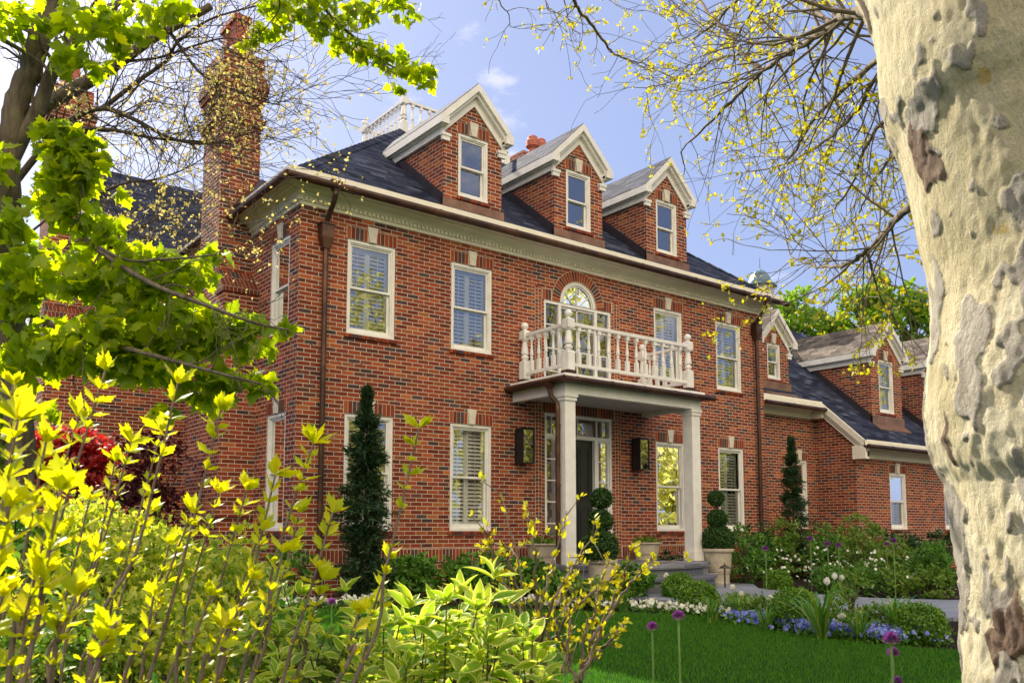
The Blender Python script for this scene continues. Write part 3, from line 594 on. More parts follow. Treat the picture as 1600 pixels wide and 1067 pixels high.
# ---- right wing
RS=.9; rw=lambda y:3.70+RS*(y+1.05); RW=(rw,lambda z:(z-3.70)/RS-1.05)
b=MB(); F4=FRONT(.4)
w1=wall('wing_wall',F4,11.5,14.1,.4,4.8,[(13.08,13.72,1.62,3.30)],house); window(F4,13.08,13.72,1.62,3.30,house)
b.poly([(14.1,-.7,.4),(14.1,.4,.4),(14.1,.4,4.75),(14.1,-.7,3.8)]); b.poly([(14.1,.4,.4),(14.1,.4,4.75),(14.1,.5,4.8)])
b.build('wing_side_wall',M['brick'],w1,recalc=False)
F7=FRONT(-.7); gw=wall('garage_wing_wall',F7,14.1,24,.4,3.6,[(15.62,16.42,1.60,3.02),(18.4,19.2,1.60,3.02),(21.2,22.0,1.60,3.02)],house)
for x_ in (15.62,18.4,21.2): window(F7,x_,x_+.80,1.60,3.02,house)
b=MB(); ry=3.35
b.poly([(13.93,-1.05,rw(-1.05)),(24.3,-1.05,rw(-1.05)),(24.3,ry,rw(ry)),(13.93,ry,rw(ry))]); b.poly([(11.5,.03,rw(.03)),(13.93,.03,rw(.03)),(13.93,ry,rw(ry)),(11.5,ry,rw(ry))]); b.poly([(11.5,ry,rw(ry)),(24.3,ry,rw(ry)),(24.3,7.8,rw(-1)),(11.5,7.8,rw(-1))])
wr=b.build('wing_roof',M['slate'],house,recalc=False)
b=MB(); b.poly([(24,-.7,.4),(24,7.4,.4),(24,7.4,3.8),(24,3.35,7.5),(24,-.7,3.8)]); b.poly([(11.5,7.4,.4),(24,7.4,.4),(24,7.4,3.8),(11.5,7.4,3.8)]); b.build('wing_end_wall',M['brick'],house,recalc=False)
b=MB(); sweep(b,corn(3.36,.95,.34),[((14.04,-.7),(0,-1)),((24.2,-.7),(0,-1))]); sweep(b,corn(4.38,.95,.34),[((11.5,.4),(0,-1)),((13.95,.4),(0,-1))])
z_=rw
for dx,dz0,dz1,th in ((-.17,.02,-.16,.05),(-.13,-.13,-.24,.05),(-.08,-.22,-.36,.08)):
    X=14.1+dx; b.prism([(X,-1.06,z_(-1.06)+dz0),(X,.08,z_(.08)+dz0),(X,.08,z_(.08)+dz1),(X,-1.06+(-.0),z_(-1.06)+dz1)],np.array([th,0,0]))
b.box(13.93,14.10,-1.06,-.72,3.28,3.60); b.box(13.90,14.10,.05,.38,4.36,4.66)
b.box(13.93,24.2,-1.07,-1.045,3.60,3.71); b.box(11.5,13.95,.0,.03,4.58,4.69)
b.build('wing_trim',M['trim'],w1)
half([(13.98,-1.12,3.58),(24.2,-1.12,3.58)],.05,w1); half([(11.52,-.04,4.55),(14.0,-.04,4.55)],.05,w1)
dormer(12.48,.40,.60,5.05,6.12,RW,(.26,5.22,6.10,False),mat='grey_shingle',slope=1.02)
dormer(16.28,-.35,.75,4.42,6.12,RW,(.36,4.62,6.02,True),mat='grey_shingle',slope=.95)
dormer(18.95,-.35,.75,4.42,6.12,RW,(.36,4.62,6.02,True),mat='grey_shingle',slope=.95)
dormer(21.6,-.35,.75,4.42,6.12,RW,(.36,4.62,6.02,True),mat='grey_shingle',slope=.95)
# cupola on the wing ridge
cu=onY(1188,450,3.35); b=MB(); cx_,cz_=cu[0],cu[2]
b.lathe([(.34,-1.3),(.34,0.0),(.40,.0),(.40,.03)],(cx_,3.35,cz_),8); cup=b.build('cupola',M['white'],house)
b=MB()
for k in range(8):
    a=2*math.pi*k/8+math.pi/8
    for j in range(7): b.box(cx_+.33*math.cos(a)-.07,cx_+.33*math.cos(a)+.07,3.35+.33*math.sin(a)-.07,3.35+.33*math.sin(a)+.07,cz_-.5+j*.065,cz_-.5+j*.065+.02)
b.build('louvre',M['white'],cup)
b=MB(); b.lathe([(.50,.02),(.50,.05),(.42,.10),(.35,.18),(.30,.28),(.26,.38),(.20,.46),(.12,.51),(.03,.55),(.012,.58),(.008,.92)],(cx_,3.35,cz_),8); b.build('bell_roof',M['patina'],cup)
# ---- portico
PX0,PX1,PY=4.13,7.57,-1.43
b=MB(); z0,z1=3.86,4.05
b.box(PX0,PX1,PY,PY+.14,z0,z1); b.box(PX0,PX0+.14,PY+.14,-.002,z0,z1); b.box(PX1-.14,PX1,PY+.14,-.002,z0,z1)
po=b.build('portico',M['white'],house)
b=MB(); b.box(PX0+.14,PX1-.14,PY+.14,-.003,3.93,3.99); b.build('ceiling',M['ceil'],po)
b=MB(); b.lathe([(.07,-.01),(.07,.0),(.05,.003)],(6.35,-.8,3.922),16); b.build('ceiling_light',M['white'],po)
b=MB(); b.box(PX0-.10,PX1+.10,PY-.10,-.001,4.06,4.12); b.box(PX0-.06,PX1+.06,PY-.06,-.001,4.125,4.19); b.build('balcony_deck',M['white'],po)
b=MB(); b.box(PX0-.13,PX1+.13,PY-.13,-.0015,4.04,4.075); b.build('drip_edge',M['copper'],po)
half([(PX0-.16,-.02,4.075),(PX0-.16,PY-.16,4.075)],.05,po,1.2); half([(PX0-.16,PY-.16,4.075),(PX1+.22,PY-.16,4.075)],.05,po,.8)
for cx_ in (PX0+.13,PX1-.13):
    b=MB(); b.box(cx_-.115,cx_+.115,PY+.015,PY+.245,1.16,3.76); b.box(cx_-.135,cx_+.135,PY-.005,PY+.265,3.74,3.78); b.box(cx_-.15,cx_+.15,PY-.02,PY+.28,3.80,3.857); b.box(cx_-.13,cx_+.13,PY,PY+.26,3.78,3.80); b.box(cx_-.135,cx_+.135,PY-.005,PY+.265,1.005,1.18); b.build('column',M['white'],po)
bal=MB(); post(bal,4.33,-1.30,4.27,1.06,.155); bal.box(4.24,4.42,-1.39,-1.21,4.19,4.27); balu=bal.build('balcony_railing',M['white'],po)
# posts and balusters of the balcony railing sit one level under the railing, so the railing is a part of the house of its own
balu.parent=house; balu.name='balcony_railing'
for x_,y_ in ((7.38,-1.30),(4.33,-.10),(7.38,-.10)):
    b=MB(); post(b,x_,y_,4.27,1.06,.145); b.build('post',M['white'],balu)
b=MB()
for x_,y_ in ((7.38,-1.30),(4.33,-.10),(7.38,-.10),(4.33,-1.30)): b.box(x_-.095,x_+.095,y_-.095,y_+.095,4.192,4.275)
b.build('post_foot',M['copper'],balu)
rail_run(balu,(4.33,-1.30),(7.38,-1.30),4.27,1.06,12); rail_run(balu,(4.33,-1.30),(4.33,-.10),4.27,1.06,5); rail_run(balu,(7.38,-1.30),(7.38,-.10),4.27,1.06,5)
# palladian window
b=MB(F0); a_,c_,e_,f_=PAL
frame_rect(b,a_,c_,e_,f_,.055,-.10,-.012)
for x_ in (ARx0,ARx1-.0): b.box(x_-.035,x_+.035,-.10,-.01,e_+.05,f_)
n=20
for i in range(n):
    t0,t1=math.pi*i/n,math.pi*(i+1)/n
    for (ra,rb,d0,d1) in ((ARr,ARr-.06,-.10,-.012),(ARr-.06,ARr-.09,-.10,-.035)):
        b.hexa([(ARc-r_*math.cos(t),d,ARz+r_*math.sin(t)) for d in (d0,d1) for r_,t in ((ra,t0),(ra,t1),(rb,t1),(rb,t0))])
for k in (1,2,3):
    t=math.pi*k/4; r_=ARr-.07; c,s=math.cos(t),math.sin(t); w_=.011
    b.hexa([(ARc-q_*c+h_*s,d,ARz-.08+q_*s+h_*c) for d in (-.08,-.045) for q_,h_ in ((0,-w_),(0,w_),(r_+.07,w_),(r_+.07,-w_))])
b.box(ARx0+.03,ARx1-.03,-.08,-.045,ARz-.095,ARz-.065)
for z_ in (5.43,4.98,4.55): b.box(a_+.05,c_-.05,-.08,-.045,z_-.011,z_+.011)
b.box(ARc-.013,ARc+.013,-.08,-.045,e_,ARz-.08)
pw=b.build('arched_window',M['white'],house)
g=MB(F0)
g.poly([(a_+.04,-.06,e_+.05),(c_-.04,-.06,e_+.05),(c_-.04,-.06,f_-.04),(a_+.04,-.06,f_-.04)]); g.poly([(ARc-(ARr-.03)*math.cos(t),-.06,ARz-.04+(ARr-.03)*math.sin(t)) for t in np.linspace(0,math.pi,21)]); g.build('pane',M['glass'],pw)
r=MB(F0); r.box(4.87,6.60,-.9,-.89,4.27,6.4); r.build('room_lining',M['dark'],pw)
# entrance
b=MB(F0); a_,c_,e_,f_=DOOR
frame_rect(b,a_,c_,e_,f_,.055,-.12,-.012,.05); b.box(a_+.05,c_-.05,-.12,-.02,3.29,3.36)
for x_ in (5.28,6.20): b.box(x_-.045,x_+.045,-.12,-.02,e_+.05,3.29)
for x0_,x1_ in ((4.935,5.235),(6.245,6.545)):
    frame_rect(b,x0_,x1_,e_+.05,3.29,.03,-.11,-.045,.22)
    for k in range(1,5):
        z_=1.30+k*.398; b.box(x0_+.03,x1_-.03,-.09,-.05,z_-.011,z_+.011)
for x_ in (5.24,5.74,6.24,5.09,6.39): b.box(x_-.011,x_+.011,-.09,-.05,3.36,3.69)
en=b.build('entrance_frame',M['white'],house)
g=MB(F0)
for x0_,x1_ in ((4.95,5.22),(6.26,6.53)): g.poly([(x0_,-.075,1.25),(x1_,-.075,1.25),(x1_,-.075,3.28),(x0_,-.075,3.28)])
g.poly([(a_+.05,-.075,3.35),(c_-.05,-.075,3.35),(c_-.05,-.075,3.70),(a_+.05,-.075,3.70)]); g.build('pane',M['glass'],en)
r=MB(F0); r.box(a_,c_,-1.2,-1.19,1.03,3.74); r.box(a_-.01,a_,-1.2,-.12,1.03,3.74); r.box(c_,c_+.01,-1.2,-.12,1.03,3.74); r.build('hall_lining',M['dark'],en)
b=MB(F0); b.box(5.325,6.155,-.14,-.095,1.08,3.29)
for x0_,x1_ in ((5.41,5.70),(5.78,6.07)):
    for z0_,z1_ in ((1.28,2.0),(2.15,3.15)):
        frame_rect(b,x0_,x1_,z0_,z1_,.03,-.095,-.08); b.box(x0_+.06,x1_-.06,-.095,-.085,z0_+.06,z1_-.06)
dr=b.build('door',M['door'],en)
b=MB(F0); b.lathe([(.0,0)],(0,0,0),3) if False else b.box(5.37,5.40,-.095,-.05,2.0,2.14); b.build('door_handle',M['bronze'],en)
# porch floor and steps
def bow(xa,xb,yb,yf,bulge,z0,z1,n=14):
    P=[(xa,yb,z1)]+[(xa+(xb-xa)*i/n,yf-bulge*math.sin(math.pi*i/n),z1) for i in range(n+1)]+[(xb,yb,z1)]
    b=MB(); b.prism(P,np.array([0,0,z0-z1])); return b
st=bow(3.90,7.40,-.003,-1.68,.72,.45,.93).build('porch',M['bluestone'],house)
bow(3.86,7.44,-.003,-1.71,.74,.93,1.0).build('porch_slab',M['bluestone'],st)
bow(4.15,7.22,-1.66,-1.98,.80,.45,.75).build('step',M['bluestone'],st); bow(4.12,7.25,-1.66,-2.01,.82,.75,.80).build('step_slab',M['bluestone'],st)
# downspouts
def downspout(x,y,ztop,zbot,out,head,parent=house):
    b=MB(); yo=y-.09
    b.tube([(x,yo-out,ztop),(x,yo-out,ztop-.10),(x,yo-out*.85,ztop-.2),(x,yo-out*.25,ztop-.38),(x,yo,ztop-.5),(x,yo,ztop-.62)],.042,12)
    b.frus(x,yo-out,ztop-.05,ztop+.10,.045,.045,.10,.06)
    b.tube([(x,yo,ztop-.6),(x,yo,zbot)],.042,12)
    z=ztop-1.6
    while z>zbot: b.tube([(x,yo,z),(x,yo,z+.03)],.05,12); z-=1.6
    d=b.build('downspout',M['copper'],parent,smooth=False)
    if head:
        h=MB(); h.box(x-.10,x+.10,yo-.08,y-.005,head-.20,head); h.box(x-.115,x+.115,yo-.095,y-.004,head,head+.025); h.frus(x,yo,head-.38,head-.20,.055,.05,.10,.08); h.build('leader_head',M['copper'],d)
xl=onY(509,391,-.09)[0]; hz=onY(511,352,-.1)[2]
downspout(xl,0,6.80,.5,.30,hz); downspout(onY(1184,600,-.09)[0],0,6.80,.5,.30,onY(1184,507,-.1)[2])
b=MB(); gx=onY(872,600,PY-.1)[0]; 
P=[(PX0-.13,PY+.25,4.05),(PX0-.13,PY+.25,3.95),(PX0-.10,PY+.24,3.82),(PX0-.04,PY+.16,3.70),(PX0-.05,PY+.13,3.6),(PX0-.05,PY+.13,1.02)]
b.tube(P,.04,12); b.frus(PX0-.13,PY+.25,3.95,4.05,.045,.045,.085,.085)
for z_ in (3.3,2.3,1.3): b.tube([(PX0-.05,PY+.13,z_),(PX0-.05,PY+.13,z_+.03)],.048,12)
b.build('downspout',M['copper'],house)
# ---- wall lanterns
def lantern(px,py,label):
    p=onY(px,py,-.17); x,zc=p[0],p[2]; t=thing('wall_lantern',label,'lantern',(x,-.004,zc-.31),'black wall lanterns beside the entrance')
    b=MB(); w_,h_,d_=.125,.29,.10; y0_=-.17
    for sx in (-1,1):
        for sy in (-1,1): b.box(x+sx*w_-.012,x+sx*w_+.012,y0_+sy*d_-.012,y0_+sy*d_+.012,zc-h_,zc+h_)
    b.box(x-w_-.014,x+w_+.014,y0_-d_-.014,y0_+d_+.014,zc-h_-.02,zc-h_); b.frus(x,y0_,zc+h_,zc+h_+.035,w_+.02,d_+.02,w_-.01,d_-.01); b.frus(x,y0_,zc+h_+.035,zc+h_+.06,.03,.03,.015,.015)
    b.build('frame',M['blackmetal'],t)
    b=MB(); b.box(x-w_+.01,x+w_-.01,-.075,-.062,zc-h_+.01,zc+h_-.01); b.box(x-.06,x+.06,-.062,-.004,zc-.1,zc+.1); b.build('back_plate',M['blackmetal'],t)
    g=MB(); 
    g.poly([(x-w_,y0_-d_,zc-h_),(x+w_,y0_-d_,zc-h_),(x+w_,y0_-d_,zc+h_),(x-w_,y0_-d_,zc+h_)])
    k_=MB(); k_.box(x-w_-.004,x-w_+.004,y0_-d_+.01,y0_+d_-.01,zc-h_,zc+h_); k_.build('dark_side_pane',M['door'],t)  # left glass pane as a black plate, dark reflection put into its colour
    for sx in (1,): g.poly([(x+sx*w_,y0_-d_,zc-h_),(x+sx*w_,y0_+d_,zc-h_),(x+sx*w_,y0_+d_,zc+h_),(x+sx*w_,y0_-d_,zc+h_)])
    g.build('pane',M['glass'],t,recalc=False)
    c=MB(); c.lathe([(.013,-.2),(.013,.02),(.005,.05)],(x,y0_,zc),8); c.lathe([(.03,-.24),(.03,-.2)],(x,y0_,zc),8); c.build('candle',M['candle'],t)
lantern(820,697,'black glass box wall lantern left of the entrance, beside the downspout')
lantern(1001,710,'black glass box wall lantern right of the entrance, near the right column')
# ---------------------------------------------------------------- ground
b=MB(); ys=[-320,-60,-15.5,-14,-12,-10,-8,-6,-4,-2.5,0,12,60,400]; xs=[-400,-60,-20,0,20,60,400]
for j in range(len(ys)-1):
    for i in range(len(xs)-1): b.poly([(xs[i+a_],ys[j+c_],gz(ys[j+c_])) for a_,c_ in ((0,0),(1,0),(1,1),(0,1))])
tag(b.build('ground',M['mulch'],None,recalc=False),None,None,kind='structure')
def sheet(name,poly,dz,mat,cuts=True,th=None):
    bm=bmesh.new(); vs=[bm.verts.new((x,y,0)) for x,y in poly]; bm.faces.new(vs)
    for yy in ys[1:-1]:
        g_=list(bm.verts)+list(bm.edges)+list(bm.faces); bmesh.ops.bisect_plane(bm,geom=g_,plane_co=(0,yy,0),plane_no=(0,1,0))
    for v in bm.verts: v.co.z=gz(v.co.y)+dz
    if th:
        r_=bmesh.ops.extrude_face_region(bm,geom=list(bm.faces)); 
        for v in [q for q in r_['geom'] if isinstance(q,bmesh.types.BMVert)]: v.co.z-=th
    me=bpy.data.meshes.new(name); bm.to_mesh(me); bm.free(); o=link(name,me,M[mat],None); tag(o,None,None,kind='structure'); return o
edge=[(12,-13.5),(7,-11.2),(5,-9.4),(3.85,-7.95),(3.42,-7.2),(3.28,-6.6),(3.36,-5.9),(3.55,-5.2),(3.58,-4.75),(3.35,-4.4),(2.95,-4.02),(2.2,-3.35),(1.4,-2.6),(.5,-1.95),(-.3,-1.75),(-1.5,-1.6),(-3.2,-1.2),(-5,0),(-8,2.5),(-20,6)]
sheet('lawn',edge+[(-40,6),(-40,-40),(12,-40)],.02,'turf')
sheet('walkway',[(4.3,-1.9),(4.35,-3.0),(4.55,-4.3),(5.05,-5.6),(5.7,-6.2),(6.5,-6.62),(9,-7.4),(14,-8.2),(24,-9),(24,-7),(14,-6.3),(11,-5.95),(8.9,-5.42),(7.9,-4.6),(7.5,-3.6),(7.5,-2.7),(8.4,-1.9),(8.1,-1.3),(7.7,-1.2)],.05,'paving',th=.08)
# grass blades in the part of the lawn in view
def inpoly(x,y,P):
    r=np.zeros(len(x),bool); n=len(P)
    for i in range(n):
        x1_,y1_=P[i]; x2_,y2_=P[(i+1)%n]; c=((y1_>y)!=(y2_>y))&(x<(x2_-x1_)*(y-y1_)/(y2_-y1_+1e-12)+x1_); r^=c
    return r
n=300000; gx=rng.uniform(-6.5,4.2,n); gy=rng.uniform(-9.6,-1.2,n); k=inpoly(gx,gy,edge+[(-40,6),(-40,-40),(12,-40)]); 
a_=np.arctan2(gx-CAM[0],gy-CAM[1]); k&=(a_>R(4))&(a_<R(66)); gx,gy=gx[k],gy[k]; n=len(gx)
gzv=np.where(gy>-2.5,.52,.52+.04*(gy+2.5))+.018
blade=([(-.5,0,0),(.5,0,0),(.28,.02,.55),(-.28,.02,.55),(0,.12,1)],[(0,1,2,3),(3,2,4)],None)
yd=rdir(n)*[.35,.35,0]+[0,0,1]; th=rng.uniform(0,6.28,n); c_,s_=np.cos(th),np.sin(th); Rm=np.zeros((n,3,3)); Rm[:,0,0]=c_; Rm[:,1,0]=s_; Rm[:,0,1]=-s_; Rm[:,1,1]=c_; Rm[:,:,2]=yd
sc=np.stack([rng.uniform(.003,.006,n),np.full(n,.05),rng.uniform(.02,.045,n)],1)
tag(cloud('grass',blade,np.stack([gx,gy,gzv],1),Rm,sc,M['grass'],None),'short dense mown green grass of the front lawn','grass',kind='stuff')
# ---------------------------------------------------------------- leaf templates (leaf grows along +Y, faces +Z)
def fan(out,droop=.0): 
    V=[(0,.42,0.0)]+[(x,y,-abs(x)*.28-droop*y*y) for x,y in out]; n=len(out)
    return (V,[(0,1+i,1+(i+1)%n) for i in range(n)],[(0,0)]+[(1,0)]*n)
half_=[(.05,.0),(.16,-.06),(.30,.02),(.27,.14),(.50,.22),(.44,.33),(.56,.50),(.38,.48),(.30,.55),(.22,.62),(.24,.80),(.12,.80)]
MAPLE=fan([(0,.0)]+half_+[(0,1.02)]+[(-x,y) for x,y in half_[::-1]],.12)
def oval(w_,pts=4,curl=.15,tip=1.0,fold=.3):
    V=[];Fc=[];UV=[]; n=pts+1
    for i in range(n):
        t=i/(n-1); wd=w_*math.sin(math.pi*min(1,(t*.92+.06)))**.8*(1 if t<.5 else 1-.25*(t-.5)); z=-curl*t*t
        if i in (0,n-1): wd=w_*.04
        V+= [(-wd,t,z+wd*fold),(0,t,z),(wd,t,z+wd*fold)]; UV+= [(1,t),(0,t),(1,t)]
    for i in range(n-1):
        a=i*3; Fc+= [(a,a+1,a+4,a+3),(a+1,a+2,a+5,a+4)]
    return (V,Fc,UV)
OVAL=oval(.25); OVAL3=oval(.3,3); LONG=oval(.17,4,.25)
TOOTH=fan([(.04,0),(.12,.12),(.30,.30),(.25,.42),(.42,.62),(.28,.66),(.26,.82),(.13,.84),(0,1.08),(-.13,.84),(-.26,.82),(-.28,.66),(-.42,.62),(-.25,.42),(-.30,.30),(-.12,.12),(-.04,0)],.15)
SMALL=([(0,0,0),(.3,.45,.05),(0,1,-.05),(-.3,.45,.05)],[(0,1,2),(0,2,3)],None)
NEEDLE=([(0,0,0),(.16,.35,-.02),(.10,.8,-.08),(0,1,-.12),(-.10,.8,-.08),(-.16,.35,-.02)],[(0,1,2,3),(0,3,4,5)],None)
STRAP=([(x*s,t,h) for t,h,s in ((0,0,.7),(.25,.38,1),(.5,.60,.9),(.78,.62,.6),(1,.45,.08)) for x in (-.032,0,.032)],[(i*3+j,i*3+j+1,i*3+j+4,i*3+j+3) for i in range(4) for j in range(2)],None)
def leaves(name,T,pos,size,mat,parent,updir=(0,0,1),dirbias=None,bias=.0,nb=.8,jit=.35,outn=None):
    """pos mx3; leaf normals biased to updir, leaf direction random biased to dirbias"""
    pos=np.array(pos,float); m=len(pos)
    if m==0: return None
    y=rdir(m)
    if dirbias is not None: y=y*(1-bias)+np.array(dirbias,float)*bias
    z=rdir(m)*(1-nb)+(np.array(updir,float)*nb if outn is None else outn*nb)
    bad=np.linalg.norm(np.cross(y,z),axis=1)<.05; y[bad]+=[.3,.2,.1]
    Bm=basis(y,z); s=size*rng.uniform(1-jit,1+jit,m); return cloud(name,T,pos,Bm,s,mat,parent)
def ell(n,c,r,surf=0.,zmin=None):
    d=rdir(n); t=rng.uniform(surf**3,1,n)**(1/3) if surf<1 else np.ones(n); p=d*t[:,None]*np.array(r)+np.array(c)
    if zmin is not None: k=p[:,2]>zmin; p,d=p[k],d[k]
    return p,d
# ---------------------------------------------------------------- planters, topiary, path lamps
def pot(p,r,h,label,group,cat='plant pot'):
    t=thing('stone_planter',label,cat,p,group)
    b=MB(); b.lathe([(r*.70,0),(r*.72,h*.04),(r*.70,h*.08),(r*.73,h*.28),(r*.77,h*.31),(r*.77,h*.34),(r*.80,h*.36),(r*.86,h*.70),(r*.90,h*.88),(r*.99,h*.90),(r*1.03,h*.93),(r*1.03,h*.97),(r,h),(r*.86,h),(r*.84,h*.93),(.01,h*.93)],p,40); b.build('pot',M['terra'],t,smooth=False)
    b=MB(); b.lathe([(r*.83,h*.90),(r*.83,h*.935)],p,20); b.build('soil',M['mulch'],t); return t
def topiary(p,balls,trunktop,label):
    t=thing('topiary',label,'topiary',p,'three ball topiaries in stone planters')
    b=MB(); b.tube([p,(p[0]+.01,p[1],p[2]+trunktop*.5),(p[0]-.01,p[1],p[2]+trunktop)],.018,8); b.build('trunk',M['bark'],t)
    for (dx,dz,r) in balls:
        c=(p[0]+dx,p[1],p[2]+dz); n=int(9000*r*r/.09)+900; q,d=ell(n,c,(r,r,r*.95),.72); q+=rdir(len(q))*.012
        leaves('foliage_ball',SMALL,q,.038,M['topi'],t,outn=d,nb=.45)
LP=onZ=None
def zpt(px,py,z): r_=ray(px,py); return CAM+r_*((z-CAM[2])/r_[2])
p=np.array([7.75,-1.62,.57]); p=np.array([7.80,-1.58,.57]); s_=1387/((p-CAM)@Fv); r1=24.5/s_; 
pot(p,r1,.66,'large round stone planter right of the porch steps, holding a ball topiary','stone planters by the steps')
h0=.66*.93; topiary((p[0],p[1],p[2]+h0),[(0,.20,.31),(0,.60,.185),(-.02,.99,.15)],1.0,'three ball clipped topiary in the planter right of the porch steps')
p2=np.array([4.0,-2.42,.52]); r2=25/(1387/((p2-CAM)@Fv))
pot(p2,r2,.60,'large round stone planter left of the porch steps, in front of the door','stone planters by the steps')
topiary((p2[0],p2[1],p2[2]+.56),[(-.05,.22,.30),(-.02,.63,.19),(0,.98,.165)],1.0,'three ball clipped topiary in the planter left of the porch steps')
for px_,lab,lab2 in ((846,'stone planter of succulents against the wall left of the door','low succulents in the planter left of the door'),(1010,'stone planter of succulents against the wall between door and right window','low succulents in the planter right of the door')):
    q=onY(px_,860,-.5); c=(q[0],-.5,1.003); pot(c,.29,.34,lab,'stone planters by the door'); t=thing('succulent',lab2,'plant',(c[0],c[1],1.30),'succulents beside the door')
    pp,d=ell(420,(c[0],c[1],1.33),(.25,.25,.09)); leaves('leaves',OVAL3,pp,.075,M['olive'] if 'olive' in M else M['green2'],t,dirbias=(0,0,1),bias=.5,nb=.1)
    pp,d=ell(60,(c[0]+.05,c[1],1.38),(.2,.2,.08)); leaves('rosette',OVAL3,pp,.07,M['redmaple'],t,dirbias=(0,0,1),bias=.6,nb=.1)
def path_lamp(px,py,label):
    p=onG(px,py); t=thing('path_lamp',label,'path light',p,'bronze path lamps')
    b=MB(); b.tube([p,p+[0,0,.40]],.014,8); b.build('post',M['bronze'],t)
    b=MB(); b.lathe([(.10,.385),(.105,.39),(.07,.42),(.03,.44),(.012,.45),(.010,.48)],p,16); b.build('shade',M['bronze'],t)
path_lamp(1277,926,'small bronze path lamp in the flowers right of the round hedge balls'); path_lamp(1133,922,'small bronze path lamp beside the right stone planter')
# ---------------------------------------------------------------- border shrubs
def boxball(px,py,rpx,label,squash=.9):
    p=onG(px,py); s=1387/((p-CAM)@Fv); r=rpx/s; t=thing('boxwood_ball',label,'hedge ball',p,'clipped boxwood balls'); c=(p[0],p[1]+r*.3,p[2]+r*squash*.75)
    b=MB(); b.tube([p,(p[0],p[1]+r*.3,p[2]+r*.6)],.02,6); b.build('stem',M['darktwig'],t)
    n=int(5200*(r/.3)**2)+600; q,d=ell(n,c,(r,r,r*squash),.70,p[2]); lump=np.array([noise.noise(Vector(v*5)) for v in d]); q=q+d*(lump*.05*r/.3)[:,None]
    leaves('foliage',SMALL,q,.036,M['box'],t,outn=d,nb=.4)
for a in ((1068,938,27,'small boxwood ball left of the pair near the porch steps'),(1100,958,32,'boxwood ball nearest the right stone planter, front one of the pair'),(1255,985,42,'wide boxwood ball behind the blue pansies beside the path lamp'),(1453,1006,40,'boxwood ball at the lawn edge beside the plane tree trunk'),(1222,925,22,'low boxwood mound beyond the walkway behind the white tulips')): boxball(*a)
def shrub(name,px,py,wpx,hpx,label,cat,mat,T=OVAL,size=.06,n=1500,Y=None,stems=7,group=None,spike=None,surf=0.,bias=.35,shape=1.):
    p=onG(px,py) if Y is None else None
    if Y is not None: p=onY(px,py,Y); p[2]=gz(Y)
    s=1387/((p-CAM)@Fv); w_=wpx/s/2; h=hpx/s; t=thing(name,label,cat,p,group)
    b=MB()
    for k in range(stems):
        a=rng.uniform(0,6.28); q=rng.uniform(.2,.75); e_=p+[math.cos(a)*w_*q,math.sin(a)*w_*q*.8,h*rng.uniform(.6,.9)]; m_=p+(e_-p)*.5+[0,0,h*.08]; b.tube([p+rng.normal(size=3)*[.03,.03,0],m_,e_],[.010,.007,.003],5)
    b.build('stems',M['darktwig'],t)
    # clustered leaves
    nc=max(8,n//22); cc,_=ell(nc,(p[0],p[1],p[2]+h*.52),(w_,w_*.8,h*.5),surf); cc=cc[cc[:,2]>p[2]-.02]
    idx=rng.integers(0,len(cc),n); q=cc[idx]+rng.normal(size=(n,3))*[.055,.055,.045]*np.array([1,1,1])*max(.6,w_*1.3); q=q[q[:,2]>p[2]]
    leaves('leaves',T,q,size,mat,t,dirbias=(0,0,1),bias=bias,nb=.35)
    if spike:
        k=spike; b2,d=ell(k,(p[0],p[1],p[2]+h*.75),(w_*.85,w_*.6,h*.28),.2); P=[];
        for c in b2:
            tilt=rng.normal(size=3)*[.35,.35,0]+[0,-.0,1]; tilt/=np.linalg.norm(tilt)
            for j in range(16): P.append(c+tilt*(j*.008)+rng.normal(size=3)*.006)
        leaves('flower_spikes',SMALL,P,.020,M['whitespike'],t)
    return t
shrub('laurel_shrub',682,905,95,88,'dark evergreen shrub with cream flower spikes under the second ground floor window','shrub',M['laurel'],LONG,.12,1500,None,spike=60)
shrub('laurel_shrub',1402,880,118,62,'dark laurel with cream flower spikes under the far right wing window','shrub',M['laurel'],LONG,.12,1700,-1.3,spike=55)
shrub('laurel_shrub',1468,880,60,72,'dark laurel with cream flower spikes just left of the plane tree trunk','shrub',M['laurel'],LONG,.12,1100,-1.5,spike=34)
shrub('laurel_shrub',1045,905,60,55,'low dark shrub behind the right portico column','shrub',M['laurel'],LONG,.09,420,-.7,spike=14)
shrub('laurel_shrub',1172,880,70,95,'dark leafy shrub under the rightmost main window','shrub',M['laurel'],LONG,.10,600,-.9,spike=14)
for a in ((640,940,110,75,'dark green leafy shrub right of the tall spruce'),(745,935,120,70,'dark green leafy shrub in front of the second window'),(825,935,90,60,'leafy green shrub left of the portico downspout'),(985,935,80,50,'leafy green perennial in front of the porch steps')):
    shrub('leafy_shrub',*a,'shrub',M['green'],OVAL,.08,2200,group='leafy shrubs along the front bed')
for a,m_,T_ in (((1165,915,95,90,'tall loose green perennial right of the right planter'),'green',LONG),((1225,905,80,95,'feathery green perennial below the narrow conifer'),'green2',LONG),((1300,905,85,70,'low green perennial beyond the walkway'),'green',OVAL),((1350,915,95,110,'tall feathery olive green perennial beyond the walkway'),'green2',LONG),((1412,925,90,80,'reddish tinged green perennial before the far laurels'),'green2',LONG),((1460,935,70,90,'leafy green perennial beside the plane tree trunk, beyond the walk'),'green',LONG),((1330,965,60,70,'airy fine stemmed shrub between walkway and pansies'),'green2',SMALL)):
    shrub('perennial',*a,'perennial',M[m_],T_,.08 if T_ is not SMALL else .05,1900 if T_ is not SMALL else 500,stems=14,group='green perennials in the right border')
shrub('leafy_shrub',455,900,90,95,'green leafy shrub at the corner of the house','shrub',M['green'],OVAL,.07,1000,-.9)
